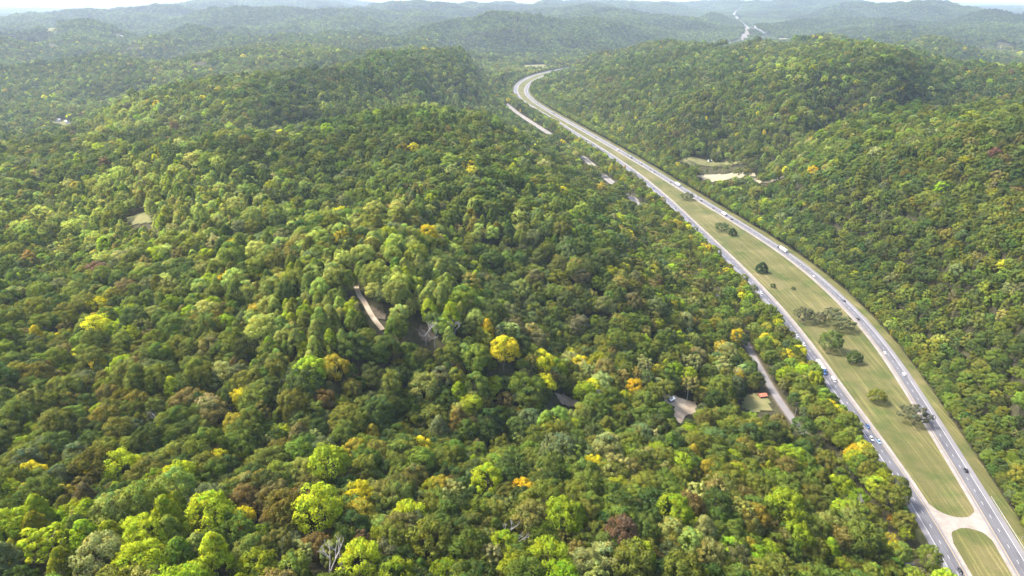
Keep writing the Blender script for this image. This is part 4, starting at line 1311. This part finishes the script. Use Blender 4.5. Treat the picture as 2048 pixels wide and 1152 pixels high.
# ------------------------------------------------------------------ trees and bushes of the median
def cedar_geo(seed):
    rng = np.random.default_rng(seed)
    v, f, ln, cf = crown_geo(rng, 'cone', 70, 40, 0.40, 5.0, 0.2, 13.5)
    return v, f, ln, cf
G_CEDAR = crown_mesh("crown", cedar_geo(5))
def low_geo(seed, shape, nl, per, R, base, top, leaf=0.36):
    return crown_mesh("crown", crown_geo(np.random.default_rng(seed), shape, nl, per, leaf, R, base, top))
G_SPREAD = low_geo(41, 'loose', 54, 34, 6.2, 1.6, 10.5)
G_SPREAD2 = low_geo(42, 'loose', 46, 30, 6.4, 1.2, 10.0)
G_LOBED = low_geo(43, 'round', 60, 44, 5.8, 1.0, 12.5)
G_BUSH = low_geo(44, 'round', 46, 46, 5.2, 0.0, 9.5)
T_LOW = trunk_mesh("trunk", np.random.default_rng(77), M_BARK, 6.0, 0.4, 9.0, 3.4, 8)
MED = [  # mesh, base px, width px, height px, tint, name, category, label
 (G_SPREAD, 1374, 399, 27, 19, (0.085, 0.10, 0.04), "spreading_tree", "tree", "low spreading tree farthest up the grass median"),
 (G_SPREAD2, 1442, 462, 28, 22, (0.06, 0.085, 0.03), "spreading_tree", "tree", "ragged green tree beside the small dark cedar in the median"),
 (G_CEDAR, 1466, 471, 16, 18, (0.026, 0.043, 0.016), "cedar_tree", "tree", "small dark teardrop cedar beside the ragged green tree"),
 (G_CEDAR, 1522, 544, 24, 27, (0.026, 0.045, 0.015), "cedar_tree", "tree", "larger dark cedar alone in the middle of the median"),
 (G_BUSH, 1546, 575, 11, 11, (0.05, 0.075, 0.022), "bush", "bush", "small green bush below the larger dark cedar"),
 (G_BUSH, 1587, 579, 9, 7, (0.05, 0.07, 0.025), "bush", "bush", "smallest dark bush in the median grass, near the right carriageway"),
 (G_SPREAD, 1607, 644, 40, 38, (0.095, 0.10, 0.05), "spreading_tree", "tree", "grey-olive spreading tree, leftmost of the median clump"),
 (G_SPREAD2, 1637, 649, 27, 30, (0.085, 0.085, 0.045), "spreading_tree", "tree", "brownish small tree between two grey-olive trees of the clump"),
 (G_SPREAD2, 1661, 642, 40, 34, (0.085, 0.095, 0.045), "spreading_tree", "tree", "dark grey-olive tree at the back of the median clump"),
 (G_SPREAD, 1682, 659, 48, 33, (0.10, 0.115, 0.05), "spreading_tree", "tree", "widest tree of the median clump, next to the right carriageway"),
 (G_LOBED, 1660, 702, 46, 50, (0.085, 0.115, 0.026), "leafy_tree", "tree", "tall lobed green tree just below the median clump"),
 (G_BUSH, 1706, 726, 31, 30, (0.05, 0.078, 0.018), "round_tree", "tree", "round dark green tree between the lobed tree and lime tree"),
 (G_LOBED, 1752, 804, 35, 31, (0.12, 0.13, 0.018), "leafy_tree", "tree", "round yellow-green tree standing alone in the lower median"),
 (G_SPREAD2, 1827, 846, 54, 44, (0.085, 0.09, 0.05), "spreading_tree", "tree", "thin-crowned grey tree leaning over the right carriageway"),
]
for me_, px_, py_, w_, h_, tn, nm, cat, lab in MED:
    x, y = unproj(px_, py_, 0.0)
    dep = float(project(x, y, 0)[2])
    ext = np.array([v.co for v in me_.vertices]) if False else None
    bb = np.empty(len(me_.vertices) * 3, np.float32); me_.vertices.foreach_get("co", bb); bb = bb.reshape(-1, 3)
    wid = 2 * np.percentile(np.abs(bb[:, 0]), 98); top = bb[:, 2].max()
    sx = w_ * dep / F / wid
    tilt = math.atan2(CAM_H, float(y))
    sz = max(h_ * dep / F / (top * math.cos(tilt) + 0.25 * top), sx * 0.6)
    root = empty(nm, (float(x), float(y), 0.0), random.uniform(0, 6.28)); root.scale = (sx, sx, sz)
    tag(root, lab, cat)
    cr = bpy.data.objects.new("crown", me_); COL.objects.link(cr); cr.parent = root; cr["tint"] = [v * 1.6 for v in tn]
    if cat == "tree":
        t_ = bpy.data.objects.new("trunk", T_LOW); COL.objects.link(t_); t_.parent = root
x, y = unproj(1483, 497, 0)
o = bpy.data.objects.new("dead_tree", dead_mesh(51, 12, 0.5, 0.3)); COL.objects.link(o); o.location = (float(x), float(y), 0); o.scale = (.75, .75, .75)
o.data.materials[0] = M_BARK
tag(o, "leafless small dark tree standing alone on the grass median", "dead tree")

# ------------------------------------------------------------------ vehicles
M_GLASS = plain("tinted_glass", (0.02, 0.024, 0.03), 0.08, 0.05, 1.0, 0.0, 0.6)
M_TYRE = plain("tyre_rubber", (0.02, 0.02, 0.02), 0.9)
M_RIM = plain("wheel_rim", (0.4, 0.4, 0.42), 0.35, 0.05, 2.0, 0.8)
M_LAMP = plain("headlamp_lens", (0.75, 0.76, 0.78), 0.15)
M_TAIL = plain("taillamp_lens", (0.35, 0.02, 0.02), 0.2)
M_DARK = plain("dark_underframe", (0.03, 0.03, 0.032), 0.8)
PAINT = {}
def paint(c_):
    if c_ not in PAINT:
        rgb = {'white': (0.55, 0.55, 0.545), 'black': (0.012, 0.012, 0.015), 'grey': (0.16, 0.165, 0.18), 'silver': (0.42, 0.43, 0.45), 'blue': (0.035, 0.085, 0.21),
               'light blue': (0.2, 0.3, 0.42), 'dark blue': (0.015, 0.03, 0.075), 'red': (0.3, 0.02, 0.02)}[c_]
        m = plain("paint_" + c_.replace(' ', '_'), rgb, 0.28, 0.04, 0.8, 0.0, 0.5)
        m.node_tree.nodes["Principled BSDF"].inputs["Coat Weight"].default_value = 0.5
        PAINT[c_] = m
    return PAINT[c_]

def section(x, hw, zb, zt, r=0.18):
    """rounded cross-section ring at x"""
    return [(x, -hw, zb), (x, -hw, zt - r), (x, -hw + r, zt), (x, hw - r, zt), (x, hw, zt - r), (x, hw, zb)]

def wheels(root, xs, hw, r=0.34, w=0.24):
    for xx in xs:
        for s in (-1, 1):
            b = MB(); b.cyl((0, -w / 2, 0), (0, w / 2, 0), r, None, 16)
            o = b.build("wheel", M_TYRE, root); o.location = (xx, s * hw, r)
            b = MB(); b.cyl((0, -w / 2 - .015, 0), (0, w / 2 + .015, 0), r * 0.6, None, 12)
            b.build("rim", M_RIM, o)

def lights(root, xf, xr, hw, z, zr=None):
    for s in (-1, 1):
        MB().box(xf, s * (hw - 0.28), z, 0.1, 0.38, 0.17, 0.02).build("headlight", M_LAMP, root)
        MB().box(xr, s * (hw - 0.2), zr or z + 0.15, 0.1, 0.3, 0.2, 0.02).build("taillight", M_TAIL, root)

def make_car(kind, colour):
    root = empty("passenger_car")
    P = paint(colour)
    if kind == 'sedan':
        L, hw, belt, roof = 4.75, 0.91, 0.92, 1.46
        prof = [(-2.36, .70, .62), (-2.2, .84, .94), (-1.6, .9, 1.0), (-0.6, hw, .97), (0.8, hw, .95), (1.6, .89, .86), (2.2, .84, .72), (2.38, .72, .58)]
        cab = [(-1.75, .70, 1.0), (-0.95, .66, 1.44), (0.15, .68, 1.46), (0.95, .76, .98)]
    elif kind == 'suv':
        L, hw, belt, roof = 4.85, 0.96, 1.08, 1.78
        prof = [(-2.42, .80, .9), (-2.35, .93, 1.12), (-1.4, hw, 1.14), (0.8, hw, 1.1), (1.5, .94, 1.04), (2.25, .9, .92), (2.42, .8, .7)]
        cab = [(-2.25, .84, 1.13), (-1.95, .74, 1.74), (0.1, .76, 1.78), (1.0, .84, 1.12)]
    else:                                            # pickup
        L, hw, belt, roof = 5.7, 0.98, 1.08, 1.86
        prof = [(-2.85, .9, 1.06), (-2.75, .96, 1.12), (0.2, hw, 1.13), (1.5, hw, 1.13), (2.6, .93, 1.02), (2.85, .82, .8)]
        cab = [(-0.75, .86, 1.12), (-0.55, .76, 1.82), (0.75, .78, 1.86), (1.5, .86, 1.14)]
    b = MB(); b.loft([section(x, h, 0.3, z) for x, h, z in prof])
    body = b.build("body", P, root, True)
    # glasshouse with a painted roof
    b = MB(); b.loft([section(x, h, 0.9 if kind == 'sedan' else 1.0, z, 0.12) for x, h, z in cab])
    b.build("window", M_GLASS, root, True)
    b = MB(); x0, x1 = cab[1][0] - 0.05, cab[2][0] + 0.05
    b.box((x0 + x1) / 2, 0, cab[2][2] + 0.012, x1 - x0, cab[1][1] * 1.9, 0.06, 0.025)
    b.build("roof", P, root)
    if kind == 'pickup':
        MB().box(-1.82, 0, 1.145, 1.85, 1.66, 0.05).build("load_bed", M_DARK, root)
    wheels(root, (-L / 2 * 0.58, L / 2 * 0.62), hw - 0.1, 0.34 if kind == 'sedan' else 0.39)
    lights(root, L / 2 - 0.06, -L / 2 + 0.06, hw - 0.05, 0.66 if kind == 'sedan' else 0.85)
    return root

def make_van(colour):
    root = empty("delivery_van"); P = paint(colour)
    b = MB(); b.loft([section(x, h, 0.35, z, 0.22) for x, h, z in [(-3.4, .98, 2.5), (-3.3, 1.06, 2.7), (1.4, 1.06, 2.7), (1.9, 1.04, 2.5), (2.5, 1.0, 1.35), (3.3, .95, 1.1), (3.45, .85, .8)]])
    b.build("body", P, root, True)
    MB().box(2.22, 0, 1.93, 0.06, 1.7, 0.95, 0, Matrix.Rotation(math.radians(-27), 4, 'Y')).build("windscreen", M_GLASS, root)
    for s in (-1, 1):
        MB().box(1.45, s * 1.06, 1.85, 0.9, 0.04, 0.6, 0.01).build("window", M_GLASS, root)
    wheels(root, (-2.1, 2.3), 0.95, 0.38)
    lights(root, 3.42, -3.38, 0.95, 0.85, 1.1)
    return root

def make_semi(cab_c, box_c, short=False):
    root = empty("semi_truck")
    Lt = 9.0 if short else 16.0
    b = MB(); b.box(-Lt / 2 + 1.2, 0, 2.62, Lt, 2.6, 2.85, 0.06); b.build("trailer", paint(box_c), root)
    MB().box(-Lt / 2 + 1.0, 0, 1.02, Lt - 0.6, 1.0, 0.26).build("underframe", M_DARK, root)
    b = MB()
    b.loft([section(x, h, 0.55, z, 0.2) for x, h, z in [(1.75, 1.2, 3.75), (2.4, 1.22, 3.85), (3.3, 1.2, 3.4), (4.0, 1.16, 2.75), (4.35, 1.12, 1.95), (5.9, 1.0, 1.6), (6.25, .92, 1.25)]])
    b.build("cab", paint(cab_c), root, True)
    MB().box(4.28, 0, 2.42, 0.06, 2.0, 0.72, 0, Matrix.Rotation(math.radians(-24), 4, 'Y')).build("windscreen", M_GLASS, root)
    for s in (-1, 1):
        MB().box(3.4, s * 1.2, 2.3, 0.9, 0.05, 0.65, 0.01).build("window", M_GLASS, root)
        MB().cyl((2.0, s * 1.32, 0.9), (2.0, s * 1.32, 4.1), 0.08).build("exhaust_pipe", M_RIM, root)
    wheels(root, (5.3, 2.3, 1.1, -Lt + 2.6, -Lt + 3.9), 1.05, 0.5, 0.42)
    lights(root, 6.2, -Lt + 1.18, 1.05, 0.95, 1.15)
    return root

PROTO = {}
def vehicle(kind, colour):
    key = (kind, colour)
    if key not in PROTO:
        if kind in ('sedan', 'suv', 'pickup'): PROTO[key] = make_car(kind, colour)
        elif kind == 'van': PROTO[key] = make_van(colour)
        elif kind == 'semi': PROTO[key] = make_semi(*colour)
        elif kind == 'box': PROTO[key] = make_semi(*colour, short=True)
        return PROTO[key]
    src = PROTO[key]
    r = src.copy(); COL.objects.link(r)
    for ch in [o for o in src.children]:
        c_ = ch.copy(); COL.objects.link(c_); c_.parent = r
        for g in [o for o in ch.children]:
            d_ = g.copy(); COL.objects.link(d_); d_.parent = c_
    return r

def place(px, py, side, kind, colour, label, cat):
    x, y = unproj(px, py, 0.9)
    line = LC if side == 'L' else RC
    d = np.hypot(line[:, 0] - x, line[:, 1] - y); i = int(np.argmin(d))
    t = tangents(line)[i]; nrm = np.array([t[1], -t[0]])
    p0 = line[i]
    al = (x - p0[0]) * t[0] + (y - p0[1]) * t[1]
    la = (x - p0[0]) * nrm[0] + (y - p0[1]) * nrm[1]
    lane = 1.85 if la > 0 else -1.85
    q = p0 + t * al + nrm * lane
    h = -t if side == 'L' else t
    o = vehicle(kind, colour)
    o.location = (q[0], q[1], 0.075); o.rotation_euler = (0, 0, math.atan2(h[1], h[0]))
    tag(o, label, cat, "vehicles on the highway")

V_ = [
 (1927, 1142, 'L', 'sedan', 'black', "black car at the bottom edge, coming past the gravel crossover", "car"),
 (1811, 962, 'L', 'suv', 'black', "black car in the inner lane of the left carriageway, above the crossover", "car"),
 (1757, 882, 'L', 'pickup', 'light blue', "light blue pickup half hidden by trees on the left carriageway", "pickup truck"),
 (1734, 852, 'L', 'pickup', 'blue', "blue pickup on the left carriageway, behind the light blue one", "pickup truck"),
 (1742, 877, 'L', 'suv', 'white', "white car beside the light blue pickup, partly under the trees", "car"),
 (1670, 760, 'L', 'van', 'white', "white van just ahead of the blue-cabbed semi truck", "van"),
 (1646, 742, 'L', 'semi', ('blue', 'white'), "semi truck with a blue cab and white trailer", "truck"),
 (1603, 689, 'L', 'suv', 'white', "white car following behind the blue-cabbed semi truck", "car"),
 (1596, 671, 'L', 'sedan', 'silver', "silver car behind the white car that follows the semi", "car"),
 (1522, 585, 'L', 'sedan', 'white', "white car on the left carriageway level with the smallest bushes", "car"),
 (1451, 508, 'L', 'sedan', 'grey', "dark grey car on the left carriageway near the lone leafless tree", "car"),
 (1349, 416, 'L', 'sedan', 'black', "black car on the left carriageway beside the tree line, mid distance", "car"),
 (1307, 377, 'L', 'suv', 'dark blue', "dark blue car on the left carriageway opposite the tan stubble field", "car"),
 (1185, 289.5, 'L', 'suv', 'black', "black car far up the left carriageway, before the bend", "car"),
 (1036, 172, 'L', 'suv', 'grey', "grey car in the far bend of the left carriageway", "car"),
 (1932, 940, 'R', 'suv', 'black', "black car on the right carriageway above the gravel crossover", "car"),
 (1808, 748, 'R', 'suv', 'white', "white car on the right carriageway, nearer of the two white cars", "car"),
 (1769, 705, 'R', 'sedan', 'white', "white car on the right carriageway, farther of the two white cars", "car"),
 (1709, 637, 'R', 'suv', 'black', "dark car passing the median clump on the right carriageway", "car"),
 (1688, 601, 'R', 'sedan', 'black', "black car ahead of the one passing the median clump", "car"),
 (1625, 552, 'R', 'sedan', 'white', "white car behind the white semi trailer on the right carriageway", "car"),
 (1560, 497, 'R', 'semi', ('black', 'white'), "semi truck with a dark cab pulling a white trailer uphill", "truck"),
 (1462, 438, 'R', 'suv', 'black', "black car behind a short white truck on the right carriageway", "car"),
 (1449, 428, 'R', 'box', ('white', 'white'), "short white truck between two dark cars on the right carriageway", "truck"),
 (1423, 416, 'R', 'sedan', 'dark blue', "dark car ahead of the short white truck", "car"),
 (1403, 401, 'R', 'suv', 'black', "black car behind the white pickup near the farthest median tree", "car"),
 (1392, 393, 'R', 'pickup', 'white', "white pickup beside the farthest median tree", "pickup truck"),
 (1351, 368, 'R', 'semi', ('white', 'white'), "all white semi truck on the right carriageway near the fields", "truck"),
 (1340, 364, 'R', 'sedan', 'black', "black car leading the all white semi truck", "car"),
 (1304, 344, 'R', 'sedan', 'dark blue', "dark blue car, rear of a pair below the meadow", "car"),
 (1300, 339, 'R', 'sedan', 'black', "black car, front of a pair below the meadow", "car"),
 (1278, 328, 'R', 'suv', 'black', "black car alone ahead of the pair below the meadow", "car"),
 (1258, 313, 'R', 'semi', ('black', 'grey'), "grey semi truck far up the right carriageway", "truck"),
 (1233, 300, 'R', 'van', 'white', "white van ahead of the grey semi truck", "van"),
 (1203, 282, 'R', 'sedan', 'grey', "grey car far up the right carriageway", "car"),
 (1192, 275, 'R', 'suv', 'black', "black car just ahead of the far grey car", "car"),
 (1163, 260, 'R', 'suv', 'black', "black car on the long straight before the far bend", "car"),
 (1116, 233, 'R', 'sedan', 'dark blue', "dark blue car behind the far dark semi truck", "car"),
 (1105, 226, 'R', 'semi', ('black', 'grey'), "dark semi truck nearest the far bend", "truck"),
 (1086, 215, 'R', 'sedan', 'black', "black car between the far dark semi and the bend", "car"),
 (1074, 206, 'R', 'suv', 'dark blue', "dark car entering the far bend", "car"),
 (1053, 184, 'R', 'suv', 'black', "black car rounding the far bend on the right carriageway", "car"),
 (1055, 176, 'R', 'sedan', 'grey', "grey car farthest round the bend on the right carriageway", "car"),
]
for v in V_:
    place(*v)

# ------------------------------------------------------------------ houses and sheds
M_SIDING = plain("white_siding", (0.66, 0.65, 0.62), 0.6, 0.06, 0.5)
M_ROOFING = plain("grey_roofing", (0.2, 0.2, 0.21), 0.7, 0.15, 0.7)
M_PALE_ROOF = plain("pale_metal_roof", (0.6, 0.6, 0.6), 0.4, 0.06, 0.4)
M_RED_ROOF = plain("rust_red_roof", (0.42, 0.13, 0.075), 0.6, 0.2, 0.9)
M_WOOD = plain("brown_boards", (0.16, 0.105, 0.07), 0.8, 0.2, 1.5)
def house(name, x, y, z, w, d, h, rz, wall_m, roof_m, label, cat, rise=0.45, kids=True):
    root = empty(name, (x, y, z), rz)
    MB().box(0, 0, h / 2 - 0.5, w, d, h + 1.0).build("wall", wall_m, root)
    e = 0.5; r = d / 2 * rise * 2 * 0.6
    b = MB()
    def ring(xx, t): return [(xx, -d / 2 - e, h - 0.1), (xx, 0, h + r), (xx, d / 2 + e, h - 0.1), (xx, d / 2 + e, h + t), (xx, 0, h + r + t + 0.1), (xx, -d / 2 - e, h + t)]
    b.loft([ring(-w / 2 - e, 0.12), ring(w / 2 + e, 0.12)])
    b.build("roof", roof_m, root)
    b = MB()
    for s in (-1, 1):
        xx = s * (w / 2 - 0.06)
        vs = [b.bm.verts.new(p) for p in ((xx, -d / 2, h - .02), (xx, d / 2, h - .02), (xx, 0, h + r - 0.05))]
        b.bm.faces.new(vs)
    b.build("gable", wall_m, root)
    if kids:
        f = MB().box(0.8, -d / 2 - 0.02, 1.05, 1.0, 0.1, 2.1).build("door", M_WOOD, root)
        for xx in (-w * 0.3, w * 0.33):
            for s in (-1, 1):
                MB().box(xx, s * (d / 2 + 0.02), 1.6, 1.3, 0.08, 1.2).build("window", M_GLASS, root)
    tag(root, label, cat)
def at_px(px, py):
    x, y = raycast(px, py); return float(x[0]), float(y[0]), float(height(x, y)[0])
H_ = [
 ("garden_shed", 1524, 795, 5.5, 4.0, 2.4, 0.2, M_WOOD, M_RED_ROOF, "small shed with a rust red roof beside the farm yard", "shed"),
 ("wooden_shed", 1341, 803, 5.0, 3.5, 2.3, 0.8, M_WOOD, M_PALE_ROOF, "pale roofed shed in the bare clearing", "shed"),
 ("farmhouse", 390, 113, 22, 14, 7, 0.1, M_SIDING, M_PALE_ROOF, "white house high on the wooded ridge at upper left", "house"),
 ("farmhouse", 141, 246, 20, 11, 5, 0.5, M_SIDING, M_PALE_ROOF, "white roofed house in the left valley clearing, larger of two", "house"),
 ("farmhouse", 116, 243, 13, 9, 5, 0.3, M_SIDING, M_ROOFING, "small house left of the white roofed valley house", "house"),
 ("barn", 243, 75.5, 40, 18, 8, 0.2, M_SIDING, M_ROOFING, "long grey barn in the far left clearing, left end", "barn"),
 ("barn", 268, 76, 44, 18, 8, 0.1, M_SIDING, M_ROOFING, "long grey barn in the far left clearing, right end", "barn"),
 ("farmhouse", 346, 68, 26, 14, 8, 0.4, M_SIDING, M_PALE_ROOF, "white house on the far hillside at upper left", "house"),
 ("farmhouse", 2030, 124, 28, 15, 8, -0.3, M_SIDING, M_PALE_ROOF, "white house in the valley at the right edge", "house"),
 ("meadow_shed", 1419, 324, 6, 4, 3, 0.2, M_SIDING, M_PALE_ROOF, "small white shed on the green meadow beside the hill", "shed"),
]
for nm, px_, py_, w, d, h, rz, wm, rm, lab, cat in H_:
    x, y, z = at_px(px_, py_)
    house(nm, x, y, z, w, d, h, rz, wm, rm, lab, cat)
x, y, z = at_px(1508, 764)
o = make_van('white'); o.location = (x, y, z + 0.45); o.rotation_euler = (0, 0, 0.1); o.name = "parked_van"
tag(o, "white van parked in the farm yard off the frontage road", "van")

# ------------------------------------------------------------------ utility poles, guard rail, signs
M_STEEL = plain("galvanised_steel", (0.42, 0.43, 0.44), 0.45, 0.1, 2.0, 0.5)
def pole(px, py, lab):
    x, y = unproj(px, py, 0.0)
    i = int(np.argmin(np.hypot(FR[:, 0] - x, FR[:, 1] - y)))
    t = tangents(FR)[i]; p = FR[i] + np.array([t[1], -t[0]]) * 4.6
    root = empty("utility_pole", (p[0], p[1], 0.0), math.atan2(t[1], t[0]))
    MB().cyl((0, 0, -0.5), (0, 0, 11), 0.17, 0.11).build("post", M_SNAG, root)
    MB().box(0.16, 0, 10.3, 0.1, 2.4, 0.12).build("crossarm", M_SNAG, root)
    for k in (-1.05, 0.5, 1.05):
        MB().cyl((0.16, k, 10.37), (0.16, k, 10.6), 0.06).build("insulator", M_GLASS, root)
    tag(root, lab, "utility pole")
pole(1527, 756, "utility pole by the frontage road beside the farm yard")
pole(1503, 706, "utility pole farther up the frontage road, before it goes under the trees")
pole(1575, 832, "utility pole lowest on the visible stretch of frontage road")

i0 = int(np.argmin(np.hypot(*(RC - np.array(unproj(2032, 1100, 0)).T).T)))
root = empty("guard_rail", (0, 0, 0))
line = offset(RC[max(i0 - 8, 0):i0 + 7], 7.6)
rails = []
prof_ = [(-.04, .45), (.05, .52), (-.03, .6), (.05, .68), (-.04, .76), (-.06, .76), (.02, .68), (-.06, .6), (.02, .52), (-.06, .45)]
tt = tangents(line)
b = MB(); b.loft([[(p[0] + t[1] * a, p[1] - t[0] * a, z) for a, z in prof_] for p, t in zip(line, tt)]); b.build("rail", M_STEEL, root)
for p, t in list(zip(resample(line, 3.8), tangents(resample(line, 3.8)))):
    MB().box(p[0] + t[1] * .15, p[1] - t[0] * .15, 0.38, .12, .12, .86).build("rail_post", M_STEEL, root)
tag(root, "steel guard rail beside the right carriageway at the bottom right corner", "guard rail")

def road_sign(px, py, w, h, zc, lab, rz=None):
    x, y = unproj(px, py, 0.0)
    root = empty("road_sign", (float(x), float(y), 0), rz if rz is not None else 0.15)
    MB().box(0, 0, zc, w, 0.05, h, 0.01).build("panel", M_WHITE_PAINT, root)
    MB().cyl((0, 0.06, -0.3), (0, 0.06, zc + h / 2), 0.05).build("post", M_STEEL, root)
    tag(root, lab, "sign")
road_sign(2043, 1080, 0.9, 1.1, 1.9, "small white road sign in the grass behind the guard rail")
road_sign(1352, 357, 2.4, 1.8, 3.2, "small white roadside panel at the right tree line, below the stubble field")


# ------------------------------------------------------------------ haze
def haze():
    m = bpy.data.materials.new("haze"); m.use_nodes = True
    nt = m.node_tree; nt.nodes.clear()
    out = nt.nodes.new("ShaderNodeOutputMaterial"); pv = nt.nodes.new("ShaderNodeVolumePrincipled")
    pv.inputs["Color"].default_value = (0.68, 0.82, 1.0, 1)
    pv.inputs["Density"].default_value = HAZE_DENSITY
    pv.inputs["Anisotropy"].default_value = 0.25
    nt.links.new(pv.outputs[0], out.inputs["Volume"])
    zmin = float(gz.min()) - 1.0
    b = MB(); b.box(0, 45000 - 600, (zmin + 296) / 2, 190000, 92000, 296 - zmin)
    o = b.build("haze", m)
    tag(o, kind="stuff")
    m.cycles.homogeneous_volume = True
haze()
